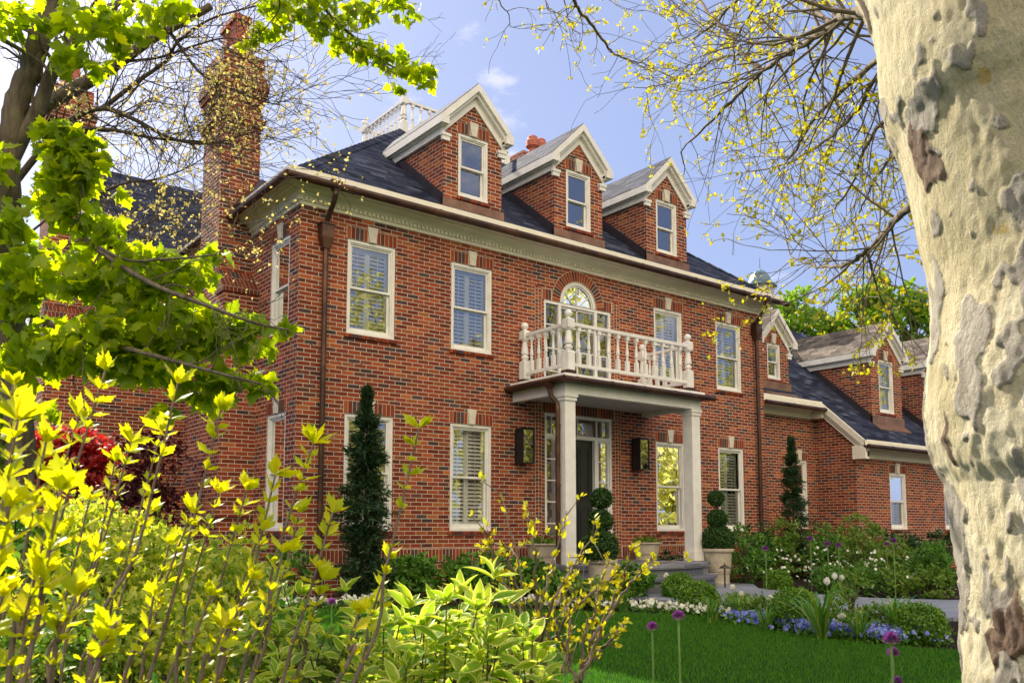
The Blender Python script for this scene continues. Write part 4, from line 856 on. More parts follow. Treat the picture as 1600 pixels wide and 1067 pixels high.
shrub('leafy_shrub',510,930,120,70,'low dark green shrub left of the tall spruce','shrub',M['green'],OVAL,.08,1000)
shrub('leafy_shrub',350,870,110,85,'green shrub against the chimney base','shrub',M['green2'],OVAL,.07,1000,.9)
shrub('laurel_shrub',268,875,70,75,'pale spiked evergreen between the purple maple and the chimney','shrub',M['laurel'],LONG,.10,500,2.5,spike=50)
for a,m_,T_,Yy in (((1285,880,110,80,'dense dark green shrub against the recessed wing wall'),'green',OVAL,-.6),((1340,885,100,70,'dense green shrub at the corner of the projecting wing'),'green2',OVAL,-1.3),((1200,880,90,75,'dark green shrub at the foot of the right downspout'),'green',OVAL,-.7),((1440,900,110,50,'low dense green planting under the far wing wall'),'green',OVAL,-1.8),((590,900,70,60,'dark low shrub behind the tall spruce'),'green',OVAL,-.6),((780,900,90,50,'low dark shrub left of the portico against the wall'),'laurel',LONG,-.7)):
    shrub('leafy_shrub',*a,'shrub',M[m_],T_,.08,1800,Yy,group='wall shrubs')
for a in ((880,948,70,50,'low green perennial at the foot of the portico downspout'),(925,950,80,45,'spreading green perennial in front of the left stone planter')):
    shrub('perennial',*a,'perennial',M['green2' if a[0]%2 else 'green'],OVAL,.06,1500,stems=10,group='low perennials along the walk')
for a in ((1150,962,50,34,'low leafy plant between the white and blue pansies'),(1185,972,50,36,'low leafy plant left of the wide boxwood ball'),(1310,982,60,40,'low leafy plant right of the wide boxwood ball'),(1370,985,60,42,'low leafy plant among the blue pansies near the walkway'),(1415,992,45,38,'low leafy plant left of the boxwood ball at the lawn edge')):
    shrub('perennial',*a,'perennial',M['green2'],OVAL,.055,600,stems=8,group='low plants behind the pansies')
for a in ((1295,930,70,46,'low flowering plant left along the far edge of the walkway'),(1345,932,70,48,'low flowering plant along the middle of the far walkway edge'),(1400,935,75,50,'low flowering plant along the far walkway edge, before the laurels'),(1460,938,75,52,'low flowering plant at the far walkway edge by the plane tree')):
    shrub('perennial',*a,'perennial',M['green' if a[0]%2 else 'green2'],OVAL,.06,1300,stems=8,group='low plants beyond the walkway')
# spruces
def spruce(px,py,toppy,wpx,Y,label,n):
    p=onY(px,py,Y); p[2]=gz(Y); top=onY(px,toppy,Y); h=top[2]-p[2]; s=1387/((p-CAM)@Fv); w_=wpx/s/2; t=thing('columnar_spruce',label,'conifer',p,'narrow spruces in the front bed')
    b=MB(); b.tube([p,p+[.02,0,h*.6],p+[0,0,h*1.0]],[.045,.02,.004],7); 
    P=[];Dr=[]
    nb=int(n/26)
    for k in range(nb):
        f=rng.uniform(0.02,1)**.9; z=h*f; prof=w_*(1.0 if f<.5 else (1-(f-.5)/.5)**1.05*.92+.06)*(.82+.22*math.sin(f*19)+.16*math.sin(f*47+1)); a=rng.uniform(0,6.28)
        if f>.86: prof*=.6
        Lb=prof*rng.uniform(.45,1.3); dirv=np.array([math.cos(a),math.sin(a),.25 if f<.8 else .9]); st=p+[0,0,z]
        for j in range(26):
            u=rng.uniform(.25,1); q=st+dirv*Lb*u+np.array([0,0,-.12*u*u*Lb/.3*.3])+rng.normal(size=3)*.02; P.append(q); Dr.append(dirv+rng.normal(size=3)*.55+[0,0,-.15 if f<.85 else .5])
        if k%3==0: b.tube([st,st+dirv*Lb*.9],[.008,.003],4)
    b.build('trunk',M['darktwig'],t); Dr=np.array(Dr); Bm=basis(Dr,rdir(len(P))+[0,0,.8]); cloud('needles',NEEDLE,P,Bm,np.stack([rng.uniform(.05,.08,len(P)),rng.uniform(.07,.12,len(P)),np.full(len(P),.1)],1),M['spruce'],t)
spruce(568,930,612,88,-1.0,'tall dark columnar spruce in front of the leftmost ground floor window',17000)
spruce(1241,860,688,52,-.7,'narrow dark spruce in front of the recessed wing window',9000)
# strap leaved clumps, tulips, pansies, alliums
def clump(px,py,hpx,label,n=30,mat='strap',group='strap leaved clumps'):
    p=onG(px,py); s=1387/((p-CAM)@Fv); h=hpx/s; t=thing('lily_clump',label,'perennial',p,group); a=rng.uniform(0,6.28,n)
    y=np.stack([np.cos(a)*.5,np.sin(a)*.5,np.full(n,.12)],1); cloud('leaves',STRAP,np.repeat([p],n,0)+rng.normal(size=(n,3))*[.03,.03,0],basis(y,np.repeat([[0,0,1.]],n,0)),np.stack([np.full(n,h*.9),rng.uniform(.8,1.5,n)*h,rng.uniform(.8,1.45,n)*h],1),M[mat],t)
for a in ((1062,952,40,'strap leaved clump left of the boxwood pair at the lawn edge'),(1112,975,42,'strap leaved clump in front of the boxwood pair'),(1155,968,38,'strap leaved clump beside the first white pansies'),(1200,985,40,'broad strap leaved clump left of the wide boxwood ball'),(1282,1000,75,'tall yellowish strap leaved clump in front of the wide boxwood ball'),(1345,1003,50,'strap leaved clump among the blue pansies'),(1402,993,62,'arching strap leaved clump beside the walkway'),(1385,925,48,'strap leaved clump beyond the walkway'),(975,955,32,'strap leaved clump left of the white pansies')): clump(*a)
tul=None
def tulip(px,py,hpx,label):
    global tul
    p=onG(px,py); s=1387/((p-CAM)@Fv); h=hpx/s
    if tul is None:
        t=thing('tulip',label,'tulip',p,'white tulips in the border'); tul=(t,h); b=MB(); b.tube([p,p+[.01,.0,h*.5],p+[.0,.01,h]],.004,5); b.build('stem',M['stemgreen'],t)
        n=14; a=rng.uniform(0,6.28,n); y=np.stack([np.cos(a)*.35,np.sin(a)*.35,np.ones(n)],1); z=np.stack([-np.cos(a),-np.sin(a),np.full(n,.3)],1); cloud('petals',oval(.42,4,-.25),np.repeat([p+[0,.01,h-.01]],n,0)+z*-.012,basis(y,z),rng.uniform(.09,.12,n),M['whitepetal'],t)
        n=4; a=rng.uniform(0,6.28,n); y=np.stack([np.cos(a)*.45,np.sin(a)*.45,np.ones(n)],1); z=np.stack([np.cos(a),np.sin(a),np.full(n,.3)],1); cloud('leaves',oval(.16,4,.3),np.repeat([p],n,0),basis(y,z),np.full(n,h*.75),M['strap'],t)
    else:
        r0,h0=tul; t=r0.copy(); COL.objects.link(t); t.location=p; t.rotation_euler=(rng.uniform(-.12,.12),rng.uniform(-.12,.12),rng.uniform(0,6)); k=h/h0; t.scale=(1,1,k); t['label']=label
        for c in r0.children: d=c.copy(); COL.objects.link(d); d.parent=t
TL=[(1001,935,25,'white tulip left of the porch step, before the perennials'),(1040,935,22,'white tulip directly left of the boxwood pair'),(1146,950,20,'white tulip nearest the right stone planter'),(1152,962,22,'white tulip just below the one by the stone planter'),(1205,972,24,'leftmost white tulip of the trio by the wide boxwood ball'),(1229,975,26,'middle white tulip of the trio by the wide boxwood ball'),(1249,972,26,'right white tulip of the trio, before the wide boxwood ball'),(1292,950,28,'large white tulip right of the path lamp'),(1303,935,22,'white tulip above and right of the path lamp'),(1319,935,20,'white tulip beyond the path lamp toward the feathery perennial'),(1236,892,18,'white tulip high in the border below the narrow spruce'),(1277,893,18,'white tulip behind the path lamp'),(1367,905,20,'white tulip in the back border before the tall feathery perennial'),(1388,905,20,'white tulip in the back border right of the feathery perennial'),(1428,928,18,'white tulip in the back border near the plane tree'),(1318,1000,24,'small white tulip among the blue pansies'),(1425,1003,22,'white tulip beside the boxwood ball at the lawn edge')]
for a in TL: tulip(a[0],a[1],a[2]+9,a[3])
def flowerband(label,pts,wd,n,mat,parentn='pansy_bed',zr=(.07,.16)):
    """low carpet of small five petalled flowers along a path of points on the ground"""
    t=thing(parentn,label,'flowers',(*pts[0],gz(pts[0][1]))); pts=np.array(pts); seg=rng.integers(0,len(pts)-1,n); u=rng.uniform(0,1,n); q=pts[seg]*(1-u[:,None])+pts[seg+1]*u[:,None]; q=q+rng.normal(size=(n,2))*wd
    z=np.where(q[:,1]>-2.5,.52,.52+.04*(q[:,1]+2.5)); c=np.stack([q[:,0],q[:,1],z+rng.uniform(*zr,n)],1)
    P=[];Yd=[];Zd=[]
    for ci in c:
        nn=rng.normal(size=3)*.5+[-.35,-.75,.5]; nn/=np.linalg.norm(nn); a0=rng.uniform(0,6.28); ax=np.cross(nn,[0,0,1.]); ax/=np.linalg.norm(ax); bx=np.cross(nn,ax)
        for k in range(5): a=a0+k*1.257; d=math.cos(a)*ax+math.sin(a)*bx; P.append(ci); Yd.append(d); Zd.append(nn)
    cloud('petals',oval(.42,3,.1),P,basis(np.array(Yd),np.array(Zd)),rng.uniform(.024,.038,len(P)),M[mat],t)
    lp=np.repeat(c,5,0)-[0,0,.05]+rng.normal(size=(n*5,3))*[.05,.05,.025]; leaves('leaves',OVAL3,lp,.045,M['green'],t,nb=.5)
    tag(t,None,None,kind='stuff')
flowerband('blue and violet pansies massed along the lawn edge at the right',[(3.62,-5.3),(3.65,-6.0),(3.58,-6.6),(3.78,-7.1),(4.2,-7.5)],.15,760,'bluepetal')
flowerband('white pansies in a band along the curved lawn edge',[(1.6,-2.3),(2.4,-2.95),(3.2,-3.75),(3.75,-4.35),(3.85,-4.9)],.12,300,'whitepetal')
flowerband('small white flowers at the foot of the tall spruce',[(-.8,-1.3),(.2,-1.45),(.9,-1.75)],.10,130,'whitepetal')
flowerband('small white roses scattered beyond the walkway',[(8.6,-2.6),(9.3,-3.6),(10.2,-4.3)],.55,150,'whitepetal','rose_patch',(.15,.75))
def allium(px,py,rpx,d,bottom,label,group):
    """px,py: flower head centre at distance d"""
    c=atD(px,py,d); r=rpx/(1387/d)*.95; t=thing('allium',label,'allium',(c[0]+bottom,c[1],gz(c[1])),group)
    b=MB(); g_=np.array([c[0]+bottom,c[1],gz(c[1])]); b.tube([g_,(g_+c)/2+[.006,0,0],c-[0,0,r*.6]],r*.14+.001,7); b.build('stem',M['stemgreen'],t)
    n=420; dd=rdir(n); k=dd[:,2]>-.45; dd=dd[k]; n=len(dd); cloud('flower_head',NEEDLE,np.repeat([c],n,0)+dd*r*.35,basis(dd+rdir(n)*.2,rdir(n)),np.stack([np.full(n,r*.55),np.full(n,r*.75),np.full(n,r*.5)],1),M['purplepetal'],t)
    dd=rdir(160); dd[:,2]=-abs(dd[:,2])*.8-.1; cloud('bract',SMALL,np.repeat([c],160,0)+dd*r*.4,basis(dd,rdir(160)),np.full(160,r*.45),M['whitespike'],t)
G1='purple alliums in the foreground'; G2='small purple alliums in the right border'
for a in ((1019,979,9,3.3,.0,'shorter left one of the two purple alliums standing before the lawn'),(1060,962,10,3.1,.0,'taller right one of the two purple alliums standing before the lawn'),(1392,998,12.5,2.6,-.01,'upper purple allium beside the plane tree trunk'),(1395,1019,9.5,2.75,.0,'middle purple allium beside the plane tree trunk'),(1401,1064,9,2.7,.01,'lowest purple allium beside the plane tree trunk'),(850,970,7,4.6,0,'purple allium seen through the budding branches, left of two'),(867,973,6,4.8,0,'purple allium seen through the budding branches, right of two')): allium(*a,G1)
for a in ((1266,842,5,15.5,.0,'purple allium tallest in the border below the narrow spruce'),(1293,850,5,15,0,'purple allium left of the feathery perennial'),(1310,852,5,15,0,'purple allium second left of the feathery perennial'),(1396,845,5,14.5,0,'purple allium in front of the spiked laurel'),(1196,857,5,15,0,'purple allium above the loose perennial right of the planter'),(1385,850,4,15,0,'smaller purple allium in front of the spiked laurel')): allium(*a,G2)
for a in ((305,902,5,7.5,0,'purple allium left one of the cluster before the chimney'),(309,910,6,7.3,0,'purple allium lowest of the cluster before the chimney'),(323,920,5,7.4,0,'purple allium right one of the cluster before the chimney'),(518,940,7,6.5,0,'purple allium below the tall spruce')): allium(*a,'purple alliums at the left bed')
# japanese maples
def smalltree(name,px,py,d,wpx,hpx,label,cat,mat,T,size,n,gp=None):
    c=atD(px,py,d); s=1387/d; w_=wpx/2/s; h=hpx/2/s; g_=np.array([c[0],c[1],gz(c[1])]); t=thing(name,label,cat,g_,gp); b=MB()
    for k in range(9):
        a=rng.uniform(0,6.28); e_=c+[math.cos(a)*w_*.7,math.sin(a)*w_*.7,h*rng.uniform(-.3,.7)]; b.tube([g_,g_+(c-g_)*.5+rng.normal(size=3)*.05,e_],[.035,.02,.005],6)
    b.build('trunk',M['darktwig'],t); cc,dd=ell(n//25,c,(w_,w_,h),.3); q=cc[rng.integers(0,len(cc),n)]+rng.normal(size=(n,3))*.10*[1.3,1.3,.5]; leaves('crown',T,q,size,mat,t,nb=.6); return t
smalltree('japanese_maple',105,718,12.0,112,95,'bright red japanese maple glowing in the sun at the left','tree',M['redmaple'],MAPLE,.075,3600)
smalltree('japanese_maple',238,745,14.2,95,165,'dark purple japanese maple in the shade against the wing wall','tree',M['purplemaple'],MAPLE,.07,1500)
# ---------------------------------------------------------------- trees
def nrm(v): return v/(np.linalg.norm(v)+1e-9)
def grow(b,p,d,Ln,r,lev,tips,kids=3,spread=.9,droop=.0,wig=.25,nseg=4,shrink=.62,nodes=None,rmin=.0012):
    P=[p];Rr=[r]; d=nrm(d)
    for i in range(nseg):
        d=nrm(d+rng.normal(size=3)*wig+np.array([0,0,-droop])); p=p+d*Ln/nseg; P.append(p); Rr.append(max(rmin,r*(1-.55*(i+1)/nseg)))
        if nodes is not None: nodes.append((p,d))
    b.tube(P,Rr,5 if lev>1 else 4,cap=False)
    if lev<=0: tips.append((p,d)); return
    for k in range(kids):
        i=rng.integers(1,nseg+1); q=P[i]; ax=nrm(np.cross(d,rng.normal(size=3))); nd=nrm(d*math.cos(spread*rng.uniform(.5,1))+ax*math.sin(spread*rng.uniform(.5,1)))
        grow(b,q,nd,Ln*shrink*rng.uniform(.7,1.15),Rr[i]*.62,lev-1,tips,kids,spread,droop,wig,nseg,shrink,nodes,rmin)
    grow(b,P[-1],d,Ln*shrink*.9,Rr[-1],lev-1,tips,max(1,kids-1),spread,droop,wig,nseg,shrink,nodes,rmin)
def pxline(pts): return [atD(x,y,d) for x,y,d in pts]
def dense(P,k=4):
    P=np.array(P); out=[]
    for i in range(len(P)-1):
        p0=P[max(i-1,0)];p1=P[i];p2=P[i+1];p3=P[min(i+2,len(P)-1)]
        for j in range(k):
            t=j/k; out.append(.5*((2*p1)+(-p0+p2)*t+(2*p0-5*p1+4*p2-p3)*t*t+(-p0+3*p1-3*p2+p3)*t**3))
    out.append(P[-1]); return out
# plane tree: trunk on the right, branches reaching left over the view
ta,td=R(72.5),2.6; TC=np.array([CAM[0]+td*math.sin(ta),CAM[1]+td*math.cos(ta)])
prof=[(-140,1290),(-60,1340),(15,1370),(75,1386),(149,1387),(209,1395),(238,1411),(298,1425),(387,1439),(447,1452),(497,1456),(555,1450),(595,1443),(646,1440),(701,1443),(736,1455),(761,1470),(832,1478),(882,1485),(932,1486),(1008,1482),(1063,1481),(1300,1470),(1500,1440),(1720,1380)]
pz=np.array([1.55+(830-y)/1387*2.42 for y,_ in prof])[::-1]; pr=np.array([td*math.sin(ta-(AZ+math.atan((x-810)/1387))) for _,x in prof])[::-1]
tree=thing('plane_tree','large plane tree at the right with flaking cream and grey bark and budding branches','tree',(TC[0],TC[1],gz(TC[1])))
NT,NZ=480,520; zz=np.linspace(-.05,6.5,NZ)**1; zz=np.concatenate([np.linspace(-.05,.9,40),np.linspace(.91,3.3,520),np.linspace(3.33,7.5,80)]); 
vv=[]; FL=[]; SC=[]
camang=math.atan2(CAM[1]-TC[1],CAM[0]-TC[0]); leftang=camang-R(62); nz_=noise.noise
for z in zz:
    rl_=float(np.interp(z,pz,pr)); base=.42 if z>.7 else .42+.12*(.7-z); low=max(0,min(1,(2.2-z)/1.2))
    for k in range(NT):
        a=2*math.pi*k/NT; wgt=max(0,math.cos(a-leftang)); r_=base*(1-wgt)+rl_*wgt
        v=Vector((math.cos(a)*r_,math.sin(a)*r_,z)); X,Y_,Z=v
        fl=nz_(Vector((X*8+3,Y_*8,Z*4.4)))+.6*nz_(Vector((X*19,Y_*19,Z*11)))+.30*nz_(Vector((X*40,Y_*40,Z*24)))
        sc=nz_(Vector((X*5.5,Y_*5.5+9,Z*3.4)))+.5*nz_(Vector((X*11,Y_*11+4,Z*5)))+.25*nz_(Vector((X*30,Y_*30,Z*14)))
        f=fl-(.26-.20*low); s_=sc-(.56-.10*low)
        rough=nz_(Vector((X*34,Y_*34,Z*17)))*.0036+nz_(Vector((X*70,Y_*70,Z*36)))*.0014
        rr=r_-.020+.006*nz_(v*1.7)+.003*nz_(Vector((X*9,Y_*9,Z*3)))+.0045*low*nz_(Vector((X*16,Y_*16,Z*5)))+rough*(1+1.6*low)
        rr+=min(1,max(0,f/.05))*(.004+.004*low)+min(1,max(0,s_/.08))*(.006+.009*low)*(1+.5*nz_(Vector((X*40,Y_*40,Z*30))))
        vv.append((TC[0]+math.cos(a)*rr,TC[1]+math.sin(a)*rr,z)); FL.append(f); SC.append(s_)
nz=len(zz); b=MB(); b.v=vv; b.f=[(i*NT+k,i*NT+(k+1)%NT,(i+1)*NT+(k+1)%NT,(i+1)*NT+k) for i in range(nz-1) for k in range(NT)]
tk=b.build('trunk',M['plane'],tree,smooth=True,recalc=False)
for nm,dat in (('flake',FL),('scab',SC)): at_=tk.data.attributes.new(nm,'FLOAT','POINT'); at_.data.foreach_set('value',np.array(dat,dtype=np.float32))
tips=[];nodes=[]
mains=[([(1440,-30,2.9),(1365,15,3.1),(1330,21,3.4),(1302,38,3.7),(1269,59,4.0),(1226,86,4.4),(1191,112,4.8),(1150,150,5.2),(1110,190,5.6),(1075,225,6.0)],.026,.006),
([(1191,112,4.8),(1155,80,5.0),(1125,38,5.3),(1098,10,5.6),(1080,-30,5.9)],.012,.008),
([(1302,38,3.7),(1260,5,4.2),(1220,-20,4.6)],.012,.008),
([(1470,60,3.4),(1400,80,3.9),(1330,130,4.4),(1270,190,5.0),(1230,250,5.5),(1205,215,5.8)],.018,.004),
([(1480,120,3.6),(1384,110,4.2),(1340,170,4.7),(1290,220,5.2),(1230,255,5.7),(1160,270,6.2)],.016,.004),
([(1480,190,3.6),(1392,185,4.2),(1350,235,4.8),(1330,290,5.2),(1300,330,5.6)],.014,.004),
([(1500,260,3.4),(1410,240,4.2),(1370,275,4.8),(1345,330,5.2)],.012,.004),
([(1427,322,3.3),(1399,343,3.6),(1382,367,3.8),(1353,392,4.1),(1328,411,4.3),(1298,417,4.5),(1269,415,4.8),(1235,400,5.1)],.016,.004),
([(1353,392,4.1),(1366,430,4.3),(1378,470,4.5),(1400,500,4.6)],.008,.003),
([(885,-40,5.0),(897,0,5.1),(906,16,5.2),(931,47,5.4),(947,70,5.5),(958,83,5.6),(976,92,5.7),(1001,98,5.8),(1028,76,5.9)],.012,.003),
([(772,-30,5.5),(778,0,5.5),(792,18,5.5),(800,45,5.6)],.006,.002),([(852,-20,5.3),(856,12,5.3),(870,20,5.3)],.004,.002),([(878,-10,5.3),(892,38,5.4),(907,55,5.4)],.004,.002),
([(1240,86,4.4),(1180,85,5.0),(1120,92,5.4),(1084,115,5.7),(1043,129,6.0),(1010,137,6.2)],.009,.003),
([(1180,-20,5.2),(1140,10,5.4),(1110,45,5.6),(1070,60,5.9),(1050,20,6.0)],.010,.003)]
lb=None
for i,(pp,r0,r1) in enumerate(mains):
    b=MB(); P=dense(pxline(pp),5); m=len(P); rad=[r0+(r1-r0)*j/(m-1) for j in range(m)]
    P=[p+rng.normal(size=3)*.004 for p in P]; b.tube(P,rad,8)
    big=len(pp)>4
    sparse=pp[0][0]<1000
    for j in range(3 if big else 2,m):
        if rng.random()<(.35 if sparse else .85):
            d=nrm(P[j]-P[j-1]); ax=nrm(np.cross(d,rng.normal(size=3))); nd=nrm(d*.55+ax*.8+np.array([0,0,-.10])); L_=(.22 if sparse else .42)*rng.uniform(.6,1.2)
            grow(b,P[j],nd,L_,max(.0028,rad[j]*.4),1 if sparse or rng.random()<.4 else 2,tips,kids=2,spread=.85,droop=.015,wig=.15,shrink=.6,nodes=nodes,rmin=.0015)
    grow(b,P[-1],P[-1]-P[-2],.5 if not sparse else .2,r1,1,tips,kids=2,nodes=nodes,rmin=.0016)
    o=b.build('branch',M['planetwig'],tree,recalc=False,smooth=True)
pts=[t[0] for t in tips]+[n_[0] for n_ in nodes if rng.random()<.16]; pts=np.array([p for p in pts if rng.random()<.62 for _ in range(6)]); pts=pts+rng.normal(size=pts.shape)*.008
kk=rng.random(len(pts))<.75; leaves('leaves',TOOTH,pts[kk],.020,M['bud'],tree,nb=.1,jit=.5)
# maple at the left
def blobtree(t,blobs,d0,T,size,mat,nb=.45,up=(0.05,-.25,.9),name='leaves',den=1.):
    P=[]
    for bl in blobs:
        x,y,rx,ry,n=bl[:5]; d=(bl[5] if len(bl)>5 else d0); c=atD(x,y,d); s=1387/d; n=int(n*den)
        u=rdir(n)*rng.uniform(0,1,n)[:,None]**(1/3); P.append(c+u[:,0:1]*Rv*rx/s+u[:,1:2]*np.array([0,0,1.])*ry/s+u[:,2:3]*Fv*max(rx,ry)*.55/s)
    leaves(name,T,np.concatenate(P),size,mat,t,updir=up,dirbias=(0,-.1,-.75),bias=.45,nb=nb,jit=.3)
mt=thing('maple_tree','leafy green maple at the left edge with backlit leaves hanging before the chimney','tree',tuple(onG(40,1000)))
P=dense(pxline([(38,1250,5.0),(36,900,5.0),(30,700,5.0),(10,375,5.0),(18,210,5.0),(46,112,5.0),(70,19,5.0),(90,-90,5.0),(100,-300,5.0)]),8); m=len(P); b=MB(); b.tube([p+rng.normal(size=3)*.006 for p in P],[.084-.036*j/m for j in range(m)],20); b.build('trunk',M['bark'],mt,smooth=True)
mbl=[([(20,230,5.0),(55,180,5.0),(85,105,5.0),(110,70,5.1),(140,30,5.2),(175,12,5.3),(240,-15,5.5),(330,-40,5.8)],.040,.022),([(60,320,5.0),(140,380,4.8),(230,440,4.6),(330,480,4.4),(400,505,4.3),(450,515,4.2)],.02,.004),([(30,480,5),(110,520,4.8),(220,550,4.6),(330,580,4.4),(410,600,4.3)],.022,.004),([(70,250,5),(120,230,4.9),(190,270,4.8)],.012,.004),([(330,-40,6.5),(430,-20,7.),(495,0,7.4),(520,30,7.4),(555,60,7.4),(590,90,7.4),(630,112,7.4),(665,115,7.4)],.022,.004),([(430,-20,7.),(436,15,7.3),(400,60,7.3)],.008,.003),([(495,-20,7.4),(560,-5,7.4),(640,15,7.4)],.008,.003),([(0,60,4.9),(60,95,4.9),(75,112,4.9)],.014,.006),([(60,320,5.0),(180,400,4.7),(260,405,4.6),(335,398,4.5)],.01,.004)]
for pp,r0,r1 in mbl:
    b=MB(); P=dense(pxline(pp),5); m=len(P); rad=[r0+(r1-r0)*j/(m-1) for j in range(m)]; b.tube(P,rad,8); tt=[]
    for j in range(4,m):
        if rng.random()<.5:
            d=nrm(P[j]-P[j-1]); ax=nrm(np.cross(d,rng.normal(size=3))); grow(b,P[j],nrm(d*.7+ax*.7),.28,max(.003,rad[j]*.35),1,tt,kids=2,droop=.02,rmin=.0015)
    b.build('branch',M['bark'],mt,recalc=False,smooth=True)
BL=[(12,350,34,36,36),(18,455,40,50,60),(5,250,20,30,14),(30,30,50,30,50),(120,25,70,30,75),(200,25,60,26,55),(110,90,40,20,26),(190,60,40,18,32),(270,15,40,18,36),(150,98,30,13,16),
(98,215,36,30,60),(122,245,45,40,95),(100,285,42,36,70),(105,320,50,28,60),(150,350,40,18,26),(190,300,14,12,5),(185,375,30,16,16),
(90,420,100,45,150),(180,440,90,35,130),(235,405,60,15,40),(275,425,60,22,66),(240,500,110,38,180),(330,515,60,30,80),(150,540,110,45,170),(60,550,60,50,90),(385,505,32,18,30),(405,540,28,12,16),(255,565,100,32,120),(350,590,58,16,50),(412,602,22,9,13),(330,622,36,14,22),(258,640,24,14,12),(335,398,20,8,8),(448,510,20,12,13),(60,640,40,20,18),
(445,12,45,16,42,7.4),(420,45,38,14,30,7.4),(388,68,18,9,10,7.4),(500,15,60,22,66,7.4),(520,45,45,20,50,7.4),(550,72,35,13,26,7.4),(575,78,30,16,28,7.4),(610,90,28,16,28,7.4),(640,112,34,12,26,7.4),(666,118,17,20,18,7.4),(618,135,13,8,6,7.4),(615,6,38,12,28,7.4),(640,22,20,9,10,7.4),(560,20,30,20,32,7.4)]
BL=[(a[0],a[1],a[2]*1.04,a[3]*1.04,a[4]*(.62 if a[1]<140 and a[0]<330 else 1),*a[5:]) for a in BL]
blobtree(mt,BL,4.8,MAPLE,.086,M['maple'],den=1.4)
# second tree, just breaking bud, behind the maple
bt=thing('budding_tree','nearly bare tree with dark branches and pale yellow blossom in front of the chimney','tree',tuple(onG(5,905)))
tips=[];nodes=[]
b=MB(); b.tube(dense(pxline([(-60,1000,8.2),(-40,600,8.2),(-10,330,8.2),(30,220,8.1),(64,169,8.0),(131,131,7.9),(187,97,7.8),(240,60,7.7),(330,10,7.6)]),5),np.linspace(.11,.03,41),10); b.build('trunk',M['bark'],bt,smooth=True)
bm_=[([(-10,330,8.2),(60,240,8.1),(112,187,8.0),(161,170,7.9),(210,187,7.8),(262,214,7.8),(322,225,7.8),(400,205,7.8)],.035,.006),([(80,215,8),(127,202,8.0),(180,204,7.9),(240,216,7.9),(319,222,7.8),(360,225,7.8)],.025,.006),([(161,170,7.9),(210,131,7.9),(262,94,7.9),(277,67,7.8),(330,30,7.8),(420,5,7.7)],.022,.006),([(240,60,7.7),(259,45,7.7),(285,79,7.7),(315,116,7.7),(360,139,7.6),(405,157,7.6),(440,165,7.5)],.018,.005),([(100,330,8.2),(187,289,8.0),(240,281,8.0),(285,266,7.9),(319,247,7.9)],.014,.004),([(187,97,7.8),(250,90,7.8),(310,70,7.8),(360,60,7.8),(420,80,7.7)],.014,.004),([(0,420,8.2),(110,380,8.1),(180,370,8.0),(240,345,8.0),(300,330,8.0)],.014,.004),([(0,400,8.3),(90,330,8.2),(130,300,8.1),(200,310,8.0)],.012,.004)]
for pp,r0,r1 in bm_:
    b=MB(); P=dense(pxline(pp),5); m=len(P); rad=[r0+(r1-r0)*j/(m-1) for j in range(m)]; b.tube(P,rad,8)
    for j in range(5,m):
        for q in range(1 if rng.random()<.85 else 2):
            d=nrm(P[j]-P[j-1]); ax=nrm(np.cross(d,rng.normal(size=3))); grow(b,P[j],nrm(d*.7+ax*.8+np.array([0,0,.05])),rng.uniform(.35,.75),max(.004,rad[j]*.35),2,tips,kids=2,droop=-.01,wig=.2,nodes=nodes,rmin=.0022)
    b.build('branch',M['darktwig'],bt,recalc=False,smooth=True)
tp=np.array([t_[0] for t_ in tips]+[n_[0] for n_ in nodes if rng.random()<.05]); 
leaves('buds',SMALL,np.repeat(tp,2,0)+rng.normal(size=(len(tp)*2,3))*.015,.035,M['blossom'],bt,nb=.1,jit=.4)
def pxcluster(pts,n,rad,d): 
    out=[]
    for x,y in pts: out.append(atD(x,y,d+rng.normal()*.15)+rng.normal(size=(n,3))*rad)
    return np.concatenate(out)
cl=[(355,110),(365,125),(375,95),(340,130),(385,130),(395,118),(370,145),(352,150),(380,155),(335,155),(347,95),(390,150),(350,175),(365,165),(338,112),(375,250),(378,230),(330,215),(395,185),(345,190),(250,300),(258,312),(275,330),(285,322),(265,345),(243,325),(290,340),(232,318),(270,360),(120,160),(130,170),(115,175),(128,150),(110,165)]
leaves('blossom',OVAL3,pxcluster(cl,8,.04,7.7),.04,M['blossom'],bt,dirbias=(0,0,-1),bias=.3,nb=.1)
# trees beyond the right wing, and one beyond the left lawn
def fartree(x,y,rx,ry,d,label,n=2600,size=.34,mat='bgtree',group='trees beyond the house'):
    c=atD(x,y,d); s=1387/d; w_,h=rx/s,ry/s; g_=np.array([c[0],c[1],.3]); t=thing('broadleaf_tree',label,'tree',g_,group); b=MB(); b.tube([g_,(g_+c)/2,c+[0,0,h*.5]],[w_*.09,w_*.07,w_*.02],8)
    for k in range(10):
        a=rng.uniform(0,6.28); e_=c+[math.cos(a)*w_*.7,math.sin(a)*w_*.7,h*rng.uniform(-.3,.8)]; b.tube([c-[0,0,h*.8],(c+e_)/2-[0,0,h*.2],e_],[w_*.04,w_*.025,w_*.008],5)
    b.build('trunk',M['bark'],t); nc=34; cc,dd=ell(nc,c,(w_*.85,w_*.85,h*.85),.35); rr=rng.uniform(.16,.32,len(cc))*w_
    idx=rng.integers(0,len(cc),n); q=cc[idx]+rdir(n)*(rr[idx]*rng.uniform(.5,1,n)**.5)[:,None]; leaves('crown',TOOTH,q,size,mat if not isinstance(mat,str) else M[mat],t,nb=.35); return t
fartree(1240,510,50,68,62,'bright green tree directly right of the main roof, beside the cupola'); fartree(1300,520,26,36,72,'small dark green tree between the two larger trees beyond the wing',1200)
fartree(1358,500,56,80,60,'tallest bright green tree beyond the wing roof'); fartree(1432,515,50,76,58,'bright green tree beyond the wing, next to the plane tree trunk')
